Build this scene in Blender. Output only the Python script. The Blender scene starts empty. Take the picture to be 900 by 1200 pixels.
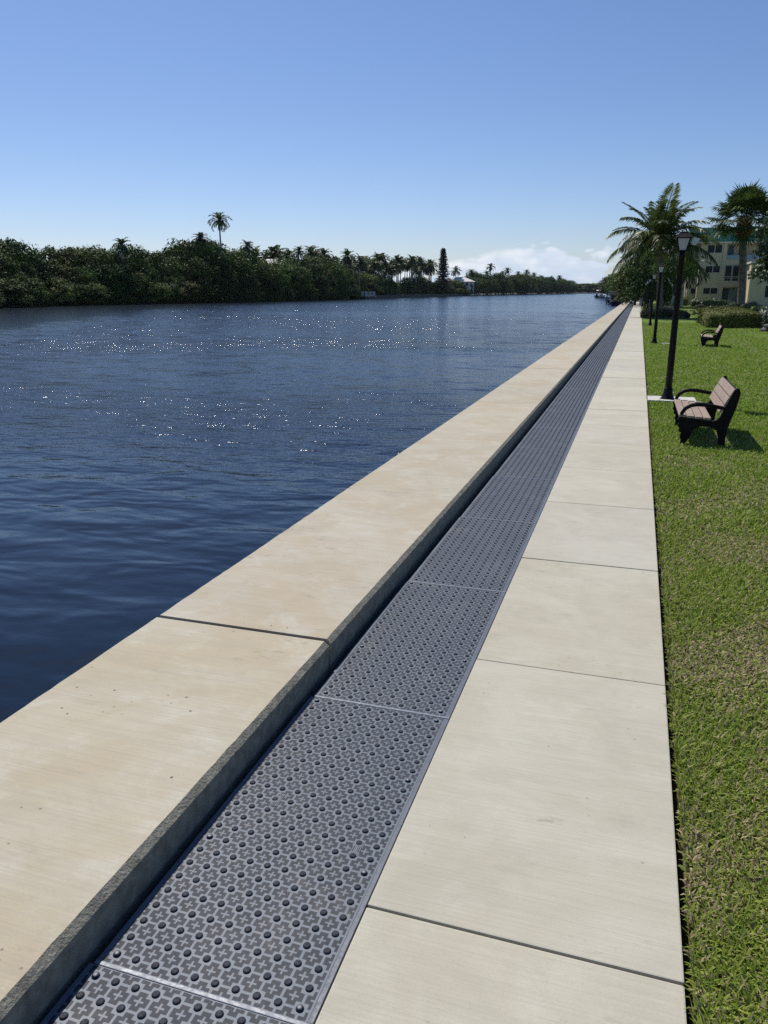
import bpy, bmesh, math, random
import numpy as np
from mathutils import Vector, Matrix
R = math.radians
rng = np.random.default_rng(7)
random.seed(7)
SC = bpy.context.scene
COL = SC.collection

# ------------------------------------------------------------------ camera, sky, sun, exposure
cam_d = bpy.data.cameras.new('camera')
cam = bpy.data.objects.new('camera', cam_d)
COL.objects.link(cam)
cam.location = (0, 0, 1.7)
cam.rotation_euler = (R(90 - 16.03), 0, R(17.76))
cam_d.sensor_fit = 'VERTICAL'
cam_d.sensor_height = 36
cam_d.sensor_width = 27
cam_d.lens = 27.0
cam_d.clip_start = 0.05
cam_d.clip_end = 8000
SC.camera = cam

SUN_ELEV = 54.8
SUN_DIR = Vector((-0.316, 0.353, 0.672)).normalized()      # towards the sun
SUN_AZ = math.atan2(SUN_DIR.x, SUN_DIR.y)                   # from +Y, clockwise

sun_d = bpy.data.lights.new('sun', 'SUN')
sun_d.energy = 4.5
sun_d.angle = R(0.53)
sun_d.color = (1.0, 0.955, 0.88)
sun = bpy.data.objects.new('sun', sun_d)
COL.objects.link(sun)
sun.rotation_euler = (-SUN_DIR).to_track_quat('-Z', 'Y').to_euler()
sun.location = (-30, 30, 60)

SC.view_settings.view_transform = 'Standard'
SC.view_settings.look = 'None'
SC.view_settings.exposure = 0.0
SC.view_settings.gamma = 1.0
SC.view_settings.use_curve_mapping = False
SC.render.engine = 'CYCLES'
SC.cycles.use_denoising = False
SC.cycles.max_bounces = 6
SC.cycles.transparent_max_bounces = 8
SC.cycles.sample_clamp_indirect = 4.0
SC.cycles.volume_bounces = 0


class NT:
    """short-hand for building a node tree"""
    def __init__(self, tree):
        self.t = tree

    def n(self, kind, **kw):
        nd = self.t.nodes.new(kind)
        for k, v in kw.items():
            setattr(nd, k, v)
        return nd

    def l(self, a, b):
        self.t.links.new(a, b)

    def put(self, sock, v):
        if isinstance(v, bpy.types.NodeSocket):
            self.l(v, sock)
        else:
            if hasattr(sock.default_value, '__len__') and not isinstance(v, (int, float)):
                if len(sock.default_value) == 4 and len(v) == 3:
                    v = (*v, 1)
            sock.default_value = v

    def m(self, op, a, b=0.0, c=None, clamp=False):
        nd = self.n('ShaderNodeMath', operation=op, use_clamp=clamp)
        self.put(nd.inputs[0], a)
        self.put(nd.inputs[1], b)
        if c is not None:
            self.put(nd.inputs[2], c)
        return nd.outputs[0]

    def mix(self, f, a, b, kind='MIX'):
        nd = self.n('ShaderNodeMix', data_type='RGBA', blend_type=kind)
        self.put(nd.inputs[0], f)
        self.put(nd.inputs[6], a)
        self.put(nd.inputs[7], b)
        return nd.outputs[2]

    def noise(self, vec, scale, detail=3.0, rough=0.55, dist=0.0):
        nd = self.n('ShaderNodeTexNoise')
        if vec is not None:
            self.l(vec, nd.inputs['Vector'])
        nd.inputs['Scale'].default_value = scale
        nd.inputs['Detail'].default_value = detail
        nd.inputs['Roughness'].default_value = rough
        nd.inputs['Distortion'].default_value = dist
        return nd.outputs[0]

    def ramp(self, f, a, b, lo=0.0, hi=1.0):
        nd = self.n('ShaderNodeMapRange', clamp=True, interpolation_type='SMOOTHSTEP')
        self.put(nd.inputs[0], f)
        for i, v in ((1, a), (2, b), (3, lo), (4, hi)):
            nd.inputs[i].default_value = v
        return nd.outputs[0]

    def scaled(self, vec, s):
        nd = self.n('ShaderNodeMapping')
        self.l(vec, nd.inputs[0])
        nd.inputs['Scale'].default_value = s
        return nd.outputs[0]

    def bump(self, h, strength, dist, nrm=None):
        nd = self.n('ShaderNodeBump')
        self.put(nd.inputs['Height'], h)
        self.put(nd.inputs['Strength'], strength)
        self.put(nd.inputs['Distance'], dist)
        if nrm is not None:
            self.l(nrm, nd.inputs['Normal'])
        return nd.outputs[0]


# ---- sky
world = bpy.data.worlds.new('World')
SC.world = world
world.use_nodes = True
w = NT(world.node_tree)
world.node_tree.nodes.clear()
sky = w.n('ShaderNodeTexSky', sky_type='NISHITA')
sky.sun_disc = False
sky.sun_elevation = R(SUN_ELEV)
sky.sun_rotation = SUN_AZ
sky.altitude = 0
sky.air_density = 1.0
sky.dust_density = 0.6
sky.ozone_density = 2.0
SKY_STRENGTH = 0.10
tc = w.n('ShaderNodeTexCoord')
sep = w.n('ShaderNodeSeparateXYZ')
w.l(tc.outputs['Generated'], sep.inputs[0])
dx, dy, dz = sep.outputs
az = w.m('ARCTAN2', dx, dy)                     # 0 along the path, negative to the left
comb = w.n('ShaderNodeCombineXYZ')
w.l(w.m('MULTIPLY', az, 1.0), comb.inputs[0])
w.l(w.m('MULTIPLY', dz, 2.3), comb.inputs[1])
warp = w.n('ShaderNodeTexNoise'); w.l(comb.outputs[0], warp.inputs['Vector'])
warp.inputs['Scale'].default_value = 40; warp.inputs['Detail'].default_value = 4
wmix = w.n('ShaderNodeVectorMath', operation='MULTIPLY_ADD')
w.l(warp.outputs['Color'], wmix.inputs[0]); wmix.inputs[1].default_value = (0.022, 0.022, 0.0); w.l(comb.outputs[0], wmix.inputs[2])
pf = w.n('ShaderNodeTexVoronoi', feature='SMOOTH_F1'); w.l(wmix.outputs[0], pf.inputs['Vector'])
pf.inputs['Scale'].default_value = 26; pf.inputs['Smoothness'].default_value = 0.35
pf2 = w.n('ShaderNodeTexVoronoi', feature='SMOOTH_F1'); w.l(wmix.outputs[0], pf2.inputs['Vector'])
pf2.inputs['Scale'].default_value = 62; pf2.inputs['Smoothness'].default_value = 0.3
puff = w.m('SUBTRACT', 1.0, w.m('ADD', w.m('MULTIPLY', pf.outputs['Distance'], 0.75), w.m('MULTIPLY', pf2.outputs['Distance'], 0.35)))
n1 = w.noise(comb.outputs[0], 16.0, 6.0, 0.6, 0.25)
n2 = w.noise(comb.outputs[0], 6.5, 2.0, 0.5)
# the bank of cumulus towers to the right and thins to wisps on the left
top = w.m('MULTIPLY_ADD', w.ramp(az, -0.30, -0.08), 0.030, 0.025)
hgt = w.m('DIVIDE', dz, top)
dens = w.m('ADD', w.m('MULTIPLY', puff, 0.85), w.m('MULTIPLY', w.m('SUBTRACT', n2, 0.5), 1.3))
thr = w.m('MULTIPLY_ADD', hgt, 0.46, -0.14)
cl = w.ramp(w.m('SUBTRACT', dens, thr), 0.0, 0.13)
side = w.m('MULTIPLY', w.ramp(az, -0.42, -0.27), w.ramp(az, 0.5, 0.9, 1.0, 0.0))
cl = w.m('MULTIPLY', cl, side)
cl = w.m('MULTIPLY', cl, w.m('MULTIPLY', w.ramp(dz, 0.0, 0.004), w.ramp(hgt, 0.92, 1.18, 1.0, 0.0)))
shade = w.ramp(w.m('ADD', w.m('MULTIPLY', puff, 0.8), w.m('MULTIPLY', hgt, 0.55)), 0.45, 1.15)
ccol = w.mix(shade, (6.0, 7.1, 8.7), (8.9, 9.3, 9.9))
low = w.m('EXPONENT', w.m('MULTIPLY', w.m('MAXIMUM', dz, 0.0), -9.0))
tintc = w.mix(low, (0.62, 0.745, 0.96), (0.86, 0.93, 1.22))
tintc = w.mix(w.ramp(dz, 0.30, 0.85), tintc, (0.42, 0.58, 0.80))
vlow = w.m('EXPONENT', w.m('MULTIPLY', w.m('MAXIMUM', dz, 0.0), -22.0))
tintc = w.mix(vlow, tintc, (0.89, 0.96, 1.19))
skb = w.mix(1.0, sky.outputs[0], tintc, 'MULTIPLY')
skc = w.mix(w.m('MULTIPLY', cl, 0.9), skb, ccol)
bg = w.n('ShaderNodeBackground')
w.l(skc, bg.inputs[0])
bg.inputs[1].default_value = SKY_STRENGTH
wo = w.n('ShaderNodeOutputWorld')
w.l(bg.outputs[0], wo.inputs[0])


# ------------------------------------------------------------------ helpers
def tag(o, label=None, cat=None, group=None, kind=None):
    if label: o['label'] = label
    if cat: o['category'] = cat
    if group: o['group'] = group
    if kind: o['kind'] = kind
    return o


def thing(name, label, cat, loc=(0, 0, 0), rz=0.0, group=None, scale=None):
    o = bpy.data.objects.new(name, None)
    COL.objects.link(o)
    o.empty_display_size = 0.2
    o.location = loc
    o.rotation_euler = (0, 0, rz)
    if scale is not None:
        o.scale = scale if hasattr(scale, '__len__') else (scale,) * 3
    return tag(o, label, cat, group)


def link(name, mesh, parent=None, mat=None):
    o = bpy.data.objects.new(name, mesh)
    COL.objects.link(o)
    if parent is not None:
        o.parent = parent
    if mat is not None and not mesh.materials:
        mesh.materials.append(mat)
    return o


def copy_tree(o, parent=None):
    c = o.copy()
    COL.objects.link(c)
    if parent is not None:
        c.parent = parent
    for ch in [x for x in COL.objects if x.parent == o]:
        copy_tree(ch, c)
    return c


class MB:
    """collects shapes, builds ONE mesh"""
    def __init__(self):
        self.bm = bmesh.new()

    def box(self, x0, x1, y0, y1, z0, z1, mi=0):
        v = [self.bm.verts.new(p) for p in ((x0, y0, z0), (x1, y0, z0), (x1, y1, z0), (x0, y1, z0),
                                            (x0, y0, z1), (x1, y0, z1), (x1, y1, z1), (x0, y1, z1))]
        for q in ((3, 2, 1, 0), (4, 5, 6, 7), (0, 1, 5, 4), (1, 2, 6, 5), (2, 3, 7, 6), (3, 0, 4, 7)):
            f = self.bm.faces.new([v[i] for i in q])
            f.material_index = mi
        return v

    def prism(self, pts, axis, a, b, mi=0):
        """outline in the two other axes, extruded along axis from a to b"""
        def P(p, t):
            if axis == 'x': return (t, p[0], p[1])
            if axis == 'y': return (p[0], t, p[1])
            return (p[0], p[1], t)
        A = [self.bm.verts.new(P(p, a)) for p in pts]
        B = [self.bm.verts.new(P(p, b)) for p in pts]
        n = len(pts)
        fs = [self.bm.faces.new(A), self.bm.faces.new(B[::-1])]
        for i in range(n):
            fs.append(self.bm.faces.new((A[i], B[i], B[(i + 1) % n], A[(i + 1) % n])))
        for f in fs: f.material_index = mi

    def tube(self, pts, rad, seg=10, cap=True, mi=0):
        pts = [Vector(p) for p in pts]
        if not hasattr(rad, '__len__'): rad = [rad] * len(pts)
        rings = []
        for i, p in enumerate(pts):
            d = (pts[min(i + 1, len(pts) - 1)] - pts[max(i - 1, 0)]).normalized()
            u = d.cross(Vector((0, 0, 1)))
            if u.length < 1e-3: u = Vector((1, 0, 0))
            u.normalize()
            v = d.cross(u).normalized()
            rings.append([self.bm.verts.new(p + (u * math.cos(2 * math.pi * k / seg) + v * math.sin(2 * math.pi * k / seg)) * rad[i]) for k in range(seg)])
        for a, b in zip(rings, rings[1:]):
            for k in range(seg):
                f = self.bm.faces.new((a[k], a[(k + 1) % seg], b[(k + 1) % seg], b[k]))
                f.material_index = mi
                f.smooth = True
        if cap:
            for r in (rings[0][::-1], rings[-1]):
                f = self.bm.faces.new(r)
                f.material_index = mi

    def lathe(self, prof, c=(0, 0, 0), seg=20, mi=0, smooth=True):
        c = Vector(c)
        rings = []
        for r, z in prof:
            rings.append([self.bm.verts.new(c + Vector((r * math.cos(2 * math.pi * k / seg), r * math.sin(2 * math.pi * k / seg), z))) for k in range(seg)])
        for a, b in zip(rings, rings[1:]):
            for k in range(seg):
                f = self.bm.faces.new((a[k], a[(k + 1) % seg], b[(k + 1) % seg], b[k]))
                f.material_index = mi
                f.smooth = smooth
        for r in (rings[0][::-1], rings[-1]):
            f = self.bm.faces.new(r)
            f.material_index = mi

    def quad(self, *pts, mi=0):
        f = self.bm.faces.new([self.bm.verts.new(p) for p in pts])
        f.material_index = mi

    def mesh(self, name, mats=(), bevel=0.0, seg=2):
        bmesh.ops.recalc_face_normals(self.bm, faces=self.bm.faces[:])
        if bevel:
            ed = [e for e in self.bm.edges if len(e.link_faces) == 2 and e.calc_face_angle(0) > 0.5]
            bmesh.ops.bevel(self.bm, geom=ed, offset=bevel, segments=seg, affect='EDGES', profile=0.6)
        me = bpy.data.meshes.new(name)
        self.bm.to_mesh(me)
        self.bm.free()
        for m in (mats if isinstance(mats, (list, tuple)) else [mats]):
            me.materials.append(m)
        return me

    def build(self, name, mats, parent=None, bevel=0.0, seg=2):
        return link(name, self.mesh(name, mats, bevel, seg), parent)


def np_mesh(name, verts, quads, mats=(), cols=None, tris=None, smooth=False, attr='tint'):
    """fast mesh from arrays; cols = one colour per vertex"""
    me = bpy.data.meshes.new(name)
    verts = np.asarray(verts, np.float32)
    nq = 0 if quads is None else len(quads)
    nt = 0 if tris is None else len(tris)
    me.vertices.add(len(verts))
    me.vertices.foreach_set('co', verts.ravel())
    idx = []
    if nq: idx.append(np.asarray(quads, np.int32).ravel())
    if nt: idx.append(np.asarray(tris, np.int32).ravel())
    idx = np.concatenate(idx)
    me.loops.add(len(idx))
    me.loops.foreach_set('vertex_index', idx)
    me.polygons.add(nq + nt)
    starts = np.concatenate([np.arange(nq) * 4, nq * 4 + np.arange(nt) * 3]).astype(np.int32)
    me.polygons.foreach_set('loop_start', starts)
    me.update(calc_edges=True)
    me.validate()
    if cols is not None:
        a = me.color_attributes.new(attr, 'FLOAT_COLOR', 'POINT')
        c = np.ones((len(verts), 4), np.float32)
        c[:, :3] = cols
        a.data.foreach_set('color', c.ravel())
    for m in (mats if isinstance(mats, (list, tuple)) else [mats]):
        me.materials.append(m)
    return me


def material(name, col=(0.5, 0.5, 0.5), rough=0.6, metal=0.0, spec=0.5):
    m = bpy.data.materials.new(name)
    m.use_nodes = True
    t = NT(m.node_tree)
    b = m.node_tree.nodes['Principled BSDF']
    b.inputs['Base Color'].default_value = (*col, 1)
    b.inputs['Roughness'].default_value = rough
    b.inputs['Metallic'].default_value = metal
    b.inputs['Specular IOR Level'].default_value = spec
    return m, t, b


def worn(name, col, rough=0.6, metal=0.0, scale=12.0, amt=0.25, bump=0.15, dist=0.003, spec=0.5, coord='Object'):
    """plain colour with mottling, roughness variation and slight bump"""
    m, t, b = material(name, col, rough, metal, spec)
    tcn = t.n('ShaderNodeTexCoord')
    v = tcn.outputs[coord]
    a = t.noise(v, scale, 5, 0.6)
    d = tuple(c * (1 - amt) for c in col)
    h = tuple(min(1, c * (1 + amt)) for c in col)
    t.l(t.mix(t.ramp(a, 0.3, 0.7), d, h), b.inputs['Base Color'])
    t.l(t.ramp(t.noise(v, scale * 2.3, 3), 0.3, 0.7, max(0.02, rough - 0.1), min(1, rough + 0.1)), b.inputs['Roughness'])
    if bump:
        t.l(t.bump(t.noise(v, scale * 5, 4), bump, dist), b.inputs['Normal'])
    return m


M = {}
# ------------------------------------------------------------------ concrete
def concrete(name, base, stain, pale, pit=0.5):
    m, t, b = material(name, base, 0.85, 0, 0.3)
    g = t.n('ShaderNodeNewGeometry').outputs['Position']
    at = t.n('ShaderNodeAttribute', attribute_name='tint').outputs['Color']
    big = t.noise(g, 1.1, 6, 0.65, 0.9)
    mid = t.noise(g, 4.5, 6, 0.65, 0.4)
    broom = t.noise(t.scaled(g, (2.6, 120, 20)), 1.0, 4, 0.65)
    broad = t.noise(t.scaled(g, (1.5, 2.8, 3)), 1.0, 7, 0.72, 1.0)
    fine = t.noise(g, 160, 3, 0.7)
    c = t.mix(t.ramp(big, 0.40, 0.60), base, stain)
    c = t.mix(t.m('MULTIPLY', t.ramp(mid, 0.48, 0.72), 0.55), c, pale)
    c = t.mix(t.ramp(broad, 0.45, 0.70, 0, 0.50), c, tuple(x * 0.84 for x in stain))
    c = t.mix(t.ramp(broom, 0.35, 0.7, 0.0, 0.40), c, tuple(x * 0.72 for x in base))
    c = t.mix(t.ramp(fine, 0.5, 0.8, 0, 0.5), c, tuple(x * 0.6 for x in base))
    pits = t.n('ShaderNodeTexVoronoi', feature='F1')
    t.l(g, pits.inputs['Vector'])
    pits.inputs['Scale'].default_value = 16
    pm = t.m('MULTIPLY', t.ramp(pits.outputs['Distance'], 0.05, 0.11, 1, 0), t.ramp(t.noise(g, 2.7, 3), 0.50, 0.62))
    c = t.mix(t.m('MULTIPLY', pm, pit), c, (0.07, 0.065, 0.06))
    scuff = t.m('MULTIPLY', t.ramp(t.noise(t.scaled(g, (5, 14, 5)), 1.0, 6, 0.75), 0.60, 0.68), t.ramp(t.noise(g, 0.8, 2), 0.45, 0.6))
    smear = t.m('MULTIPLY', t.ramp(t.noise(t.scaled(g, (2.2, 3.4, 3)), 1.0, 7, 0.72, 0.3), 0.54, 0.72), 0.38)
    c = t.mix(smear, c, tuple(x * 0.66 for x in base))
    c = t.mix(t.m('MULTIPLY', scuff, 0.6), c, tuple(x * 0.55 for x in base))
    c = t.mix(1.0, c, at, 'MULTIPLY')
    t.l(c, b.inputs['Base Color'])
    h = t.m('ADD', t.m('MULTIPLY', broom, 0.6), t.m('ADD', t.m('MULTIPLY', fine, 0.3), t.m('MULTIPLY', pm, -1.0)))
    t.l(t.bump(h, 0.35, 0.003), b.inputs['Normal'])
    return m

M['cap'] = concrete('weathered tan concrete', (0.475, 0.432, 0.342), (0.450, 0.382, 0.275), (0.56, 0.54, 0.475), 0.95)
M['walk'] = concrete('broomed pale concrete', (0.53, 0.50, 0.42), (0.49, 0.455, 0.37), (0.57, 0.55, 0.48), 0.35)
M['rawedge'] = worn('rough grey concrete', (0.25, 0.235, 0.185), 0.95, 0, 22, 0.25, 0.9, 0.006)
M['joint'] = worn('dark joint filler', (0.045, 0.042, 0.04), 0.95, 0, 30, 0.3, 0.4)
M['soil'] = worn('dark damp soil', (0.05, 0.04, 0.028), 0.95, 0, 20, 0.4, 0.6, 0.01)


def tinted(o, c):
    me = o.data
    a = me.color_attributes.new('tint', 'FLOAT_COLOR', 'POINT')
    arr = np.ones((len(me.vertices), 4), np.float32)
    arr[:, :3] = c
    a.data.foreach_set('color', arr.ravel())


PATH_END = 186.0
# ---- seawall: cap sections are its parts
wall = thing('seawall', 'long low tan concrete seawall with flat wide top along the canal edge', 'seawall', (-1.7, 0, 0))
XL, XF, ZT = -2.20, -1.275, 0.118
def cap_section(y0, y1):
    b = MB()
    n = max(1, int((y1 - y0) / 0.05)) if y0 < 20 else max(1, int((y1 - y0) / 1.5))
    prof0 = [(XL, -1.3), (XL, ZT - 0.02), (XL + 0.015, ZT), (XF, ZT), (XF + 0.022, ZT - 0.022), (XF + 0.012, -0.2), (XF + 0.012, -1.3)]
    rings = []
    for i in range(n + 1):
        y = y0 + (y1 - y0) * i / n
        ring = []
        for k, (x, z) in enumerate(prof0):
            j = 0.0014 if (k in (3, 4) and y < 20) else 0.0
            if k == 2 and y < 20: j = 0.002
            if i in (0, n): j *= 0.5
            ring.append(b.bm.verts.new((x + 1.7 + random.uniform(-j, j), y, z + random.uniform(-j, j) * 0.6 * (k == 4))))
        rings.append(ring)
    for a, c in zip(rings, rings[1:]):
        for k in range(len(prof0) - 1):
            f = b.bm.faces.new((a[k], a[k + 1], c[k + 1], c[k]))
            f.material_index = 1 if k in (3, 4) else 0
    for r in (rings[0], rings[-1][::-1]):
        b.bm.faces.new(r).material_index = 0
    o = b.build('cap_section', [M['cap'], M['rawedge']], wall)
    g = random.uniform(0.95, 1.03)
    tinted(o, (g, g * random.uniform(0.99, 1.01), g * random.uniform(0.97, 1.0)))
    return o

edges = [-11.0, 3.075]
while edges[-1] < PATH_END - 2: edges.append(min(PATH_END, edges[-1] + 13.75))
for a, c in zip(edges, edges[1:]):
    for q_ in range(5):                                     # thin scored lines between the wide joints
        u0, u1 = a + (c - a) * q_ / 5, a + (c - a) * (q_ + 1) / 5
        cap_section(u0 + (0.014 if q_ == 0 else 0.0012), u1 - (0.014 if q_ == 4 else 0.0012))
for e in edges[1:-1]:
    jf = MB(); jf.box(XL + 1.7 + 0.012, XF + 1.7 - 0.004, e - 0.0135, e + 0.0135, -1.2, ZT - 0.014)
    jf.build('joint_filler', [M['joint']], wall)

# ---- sidewalk slabs (one setting mesh)
wx0, wx1 = -0.600, 0.258
js = [-0.9, 0.15, 1.712, 3.335, 4.875, 6.37, 7.735, 9.2, 10.48]
while js[-1] < PATH_END: js.append(js[-1] + 1.52 + random.uniform(-0.07, 0.07))
sb = MB()
slab_tints = []
for i, (a, c) in enumerate(zip(js, js[1:])):
    dz0 = random.uniform(-0.0022, 0.0016)
    g = random.uniform(0.93, 1.03) if i > 1 else 0.97
    gap = 0.0035 if c < 20 else 0.006
    n0 = len(sb.bm.verts)
    sk = 0.006
    v = sb.box(wx0, wx1, a + gap, c - gap, -0.12, dz0)
    slab_tints.append((g, g * random.uniform(0.99, 1.0), g * random.uniform(0.94, 0.99)))
me = sb.mesh('sidewalk', [M['walk']], 0.005, 2)
side_o = link('sidewalk', me)
tag(side_o, 'pale broomed concrete sidewalk of square slabs', kind='structure')
ys = np.empty(len(me.vertices) * 3, np.float32)
me.vertices.foreach_get('co', ys)
ys = ys.reshape(-1, 3)[:, 1]
ix = np.clip(np.searchsorted(np.array(js), ys) - 1, 0, len(slab_tints) - 1)
tinted(side_o, np.array(slab_tints, np.float32)[ix])
b = MB()
b.box(wx0 + 0.004, wx1 - 0.004, js[0], js[-1], -0.20, -0.012)
tag(b.build('path_base', [M['joint']]), kind='structure')
b = MB()
b.box(XF + 0.02, wx0 - 0.002, -1.0, PATH_END, -0.22, -0.06)
tag(b.build('trench_floor', [M['joint']]), kind='structure')

# ------------------------------------------------------------------ tactile mats
def mat_shader():
    m, t, b = material('moulded slate grey rubber', (0.1, 0.1, 0.1), 0.5)
    tcn = t.n('ShaderNodeTexCoord')
    s = t.n('ShaderNodeSeparateXYZ')
    t.l(tcn.outputs['Object'], s.inputs[0])
    P = 0.0604
    fx = t.m('FRACT', t.m('DIVIDE', t.m('ADD', s.outputs[0], 10.5 * P), P))
    fy = t.m('FRACT', t.m('DIVIDE', t.m('ADD', s.outputs[1], 20.5 * P), P))
    ax = t.m('ABSOLUTE', t.m('SUBTRACT', fx, 0.5))
    ay = t.m('ABSOLUTE', t.m('SUBTRACT', fy, 0.5))
    def band(a, c): return t.m('LESS_THAN', a, c)
    arm = t.m('MAXIMUM', t.m('MULTIPLY', band(ax, 0.435), band(ay, 0.205)), t.m('MULTIPLY', band(ax, 0.205), band(ay, 0.435)))
    plus = t.m('MAXIMUM', t.m('MULTIPLY', band(ax, 0.225), band(ay, 0.046)), t.m('MULTIPLY', band(ax, 0.046), band(ay, 0.225)))
    dark = t.m('MULTIPLY', arm, t.m('SUBTRACT', 1.0, plus))
    edge = t.m('MAXIMUM', t.m('GREATER_THAN', t.m('ABSOLUTE', s.outputs[0]), 5 * P - 0.004),
               t.m('GREATER_THAN', t.m('ABSOLUTE', t.m('SUBTRACT', s.outputs[1], 12 * P)), 12 * P - 0.002))
    dark = t.m('MULTIPLY', dark, t.m('SUBTRACT', 1.0, edge))
    ob = tcn.outputs['Object']
    grime = t.noise(ob, 3.5, 5, 0.65)
    speck = t.noise(ob, 90, 3, 0.6)
    lite = t.mix(t.ramp(grime, 0.3, 0.7), (0.112, 0.137, 0.168), (0.145, 0.170, 0.204))
    drk = t.mix(t.ramp(grime, 0.3, 0.7), (0.019, 0.022, 0.030), (0.027, 0.031, 0.041))
    c = t.mix(dark, lite, drk)
    c = t.mix(t.ramp(speck, 0.55, 0.8, 0, 0.15), c, (0.20, 0.21, 0.25))
    wp = t.n('ShaderNodeNewGeometry').outputs['Position']
    dust = t.m('MULTIPLY', t.ramp(t.noise(wp, 2.1, 6, 0.7, 0.5), 0.52, 0.72), t.ramp(t.noise(wp, 40, 4, 0.7), 0.35, 0.7, 0.2, 1.0))
    c = t.mix(t.m('MULTIPLY', dust, 0.34), c, (0.25, 0.23, 0.20))
    info = t.n('ShaderNodeObjectInfo')
    c = t.mix(t.m('MULTIPLY', info.outputs['Random'], 0.14), c, (0.07, 0.08, 0.12))
    t.l(c, b.inputs['Base Color'])
    b.inputs['Specular IOR Level'].default_value = 0.3
    t.l(t.m('ADD', t.m('MULTIPLY', dark, 0.12), t.ramp(grime, 0.3, 0.7, 0.46, 0.56)), b.inputs['Roughness'])
    h = t.m('ADD', t.m('MULTIPLY', dark, 1.0), t.m('MULTIPLY', speck, 0.15))
    t.l(t.bump(h, 0.5, 0.0012), b.inputs['Normal'])
    return m

M['mat'] = mat_shader()
M['dome'] = worn('dark moulded dome', (0.029, 0.032, 0.043), 0.65, 0, 60, 0.2, 0.15, 0.001, spec=0.15)
M['strip'] = worn('slate edge strip', (0.085, 0.098, 0.128), 0.5, 0, 25, 0.15, 0.1, 0.001)
M['bar'] = worn('satin joint strip', (0.165, 0.185, 0.225), 0.45, 0.0, 25, 0.15, 0.1, 0.001)
M['screw'] = worn('bright steel screw', (0.13, 0.135, 0.15), 0.6, 0.7, 40, 0.1, 0)
PIT, NX, NY = 0.0604, 10, 24
PLEN = NY * PIT                                           # 1.4496
def mat_parts(full=True):
    # plate: local x centred, local y 0..PLEN, top at z=0
    b = MB()
    hw = NX * PIT / 2
    b.box(-hw - 0.012, hw + 0.002, 0.0, PLEN, -0.03, 0.0, 0)
    for i in range(NX):
        for j in range(NY):
            x, y = -hw + (i + 0.5) * PIT, (j + 0.5) * PIT
            # domes stand at the corners of the cross pattern
            x, y = -hw + i * PIT + PIT * 0.5, j * PIT + PIT * 0.5
            b.lathe([(0.0115, -0.0005), (0.0108, 0.0022), (0.0092, 0.0042), (0.0068, 0.0048)], (x, y, 0), 12 if full else 7, 1)
    # two small raised maker's plates, ridged
    for (x, y) in ((hw - 0.09, PLEN * 0.42), (-hw + 0.16, PLEN * 0.52)):
        b.box(x - 0.014, x + 0.014, y - 0.034, y + 0.034, -0.001, 0.0016, 2)
        for k in range(4):
            b.box(x - 0.011 + k * 0.0062, x - 0.0085 + k * 0.0062, y - 0.03, y + 0.03, 0.001, 0.0026, 0)
    return b
plate_me = mat_parts().mesh('tactile_plate', [M['mat'], M['dome'], M['strip']])
plate_far = mat_parts(False).mesh('tactile_plate', [M['mat'], M['dome'], M['strip']])
b = MB(); b.box(NX * PIT / 2 + 0.0025, NX * PIT / 2 + 0.0185, 0, PLEN, -0.03, 0.001); strip_me = b.mesh('edge_strip', [M['strip']], 0.002)
b = MB(); b.box(-NX * PIT / 2 - 0.012, NX * PIT / 2 + 0.018, 0.0, 0.013, -0.03, 0.0022); bar_me = b.mesh('joint_strip', [M['bar']], 0.002)
b = MB(); b.lathe([(0.0085, 0.0), (0.0085, 0.0018), (0.006, 0.0034), (0.002, 0.0038)], (0, 0, 0.0045), 14); screw_me = b.mesh('screw', [M['screw']])

mat_y = -0.155
k = 0
mats_labels = {0: 'grey tactile mat with round domes nearest the viewer, before the first joint',
               1: 'grey tactile mat with domes and crosses, second from the bottom beside the tan wall',
               2: 'third grey tactile mat along the wall, beyond the bright white joint strip',
               3: 'fourth grey studded mat, level with the first joint of the seawall top'}
while mat_y < PATH_END - 2:
    wdt = (0.630, 0.620, 0.608, 0.598, 0.590, 0.584)[min(k, 5)]
    y = mat_y
    sx = wdt / (NX * PIT + 0.03)
    loc = (wx0 - 0.004 - (NX * PIT / 2 + 0.0185) * sx, y, -0.006 + random.uniform(-0.001, 0.001))
    if k in mats_labels:
        t_ = thing('tactile_mat', mats_labels[k], 'floor mat', loc)
    else:
        t_ = thing('tactile_mat', 'grey studded tactile mat in the long line along the seawall', 'floor mat', loc, group='tactile mats laid along the seawall')
    t_.scale = (sx, 1.0, 1.0)
    t_.rotation_euler.z = 0.0 if k > 3 else random.uniform(-0.001, 0.001)
    p_ = link('tactile_plate', plate_me if k < 8 else plate_far, t_)
    p_.location.y = 0.013
    if k < 14:
        link('edge_strip', strip_me, t_).location.y = 0.0135
        link('joint_strip', bar_me, t_)
    if k < 4:
        for (i, j) in ((0, 0), (NX - 1, 0), (0, NY - 1), (NX - 1, NY - 1), (0, 8), (NX - 1, 8), (NX - 1, 16)):
            s_ = link('screw', screw_me, t_)
            s_.location = (-NX * PIT / 2 + (i + 0.5) * PIT, 0.013 + (j + 0.5) * PIT, 0)
    mat_y += PLEN + 0.0145
    k += 1

# ------------------------------------------------------------------ ground, lawn, water
def lawn_h(x, y):
    x = np.asarray(x, float); y = np.asarray(y, float)
    base = -0.035 + 0.012 * np.sin(x * 1.9 + 0.4 * y) * np.clip((x - 0.35) / 0.8, 0, 1) + 0.010 * np.sin(y * 0.9 + x)
    return base + 0.03 * np.clip((x - 6) / 8, 0, 1)

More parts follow.
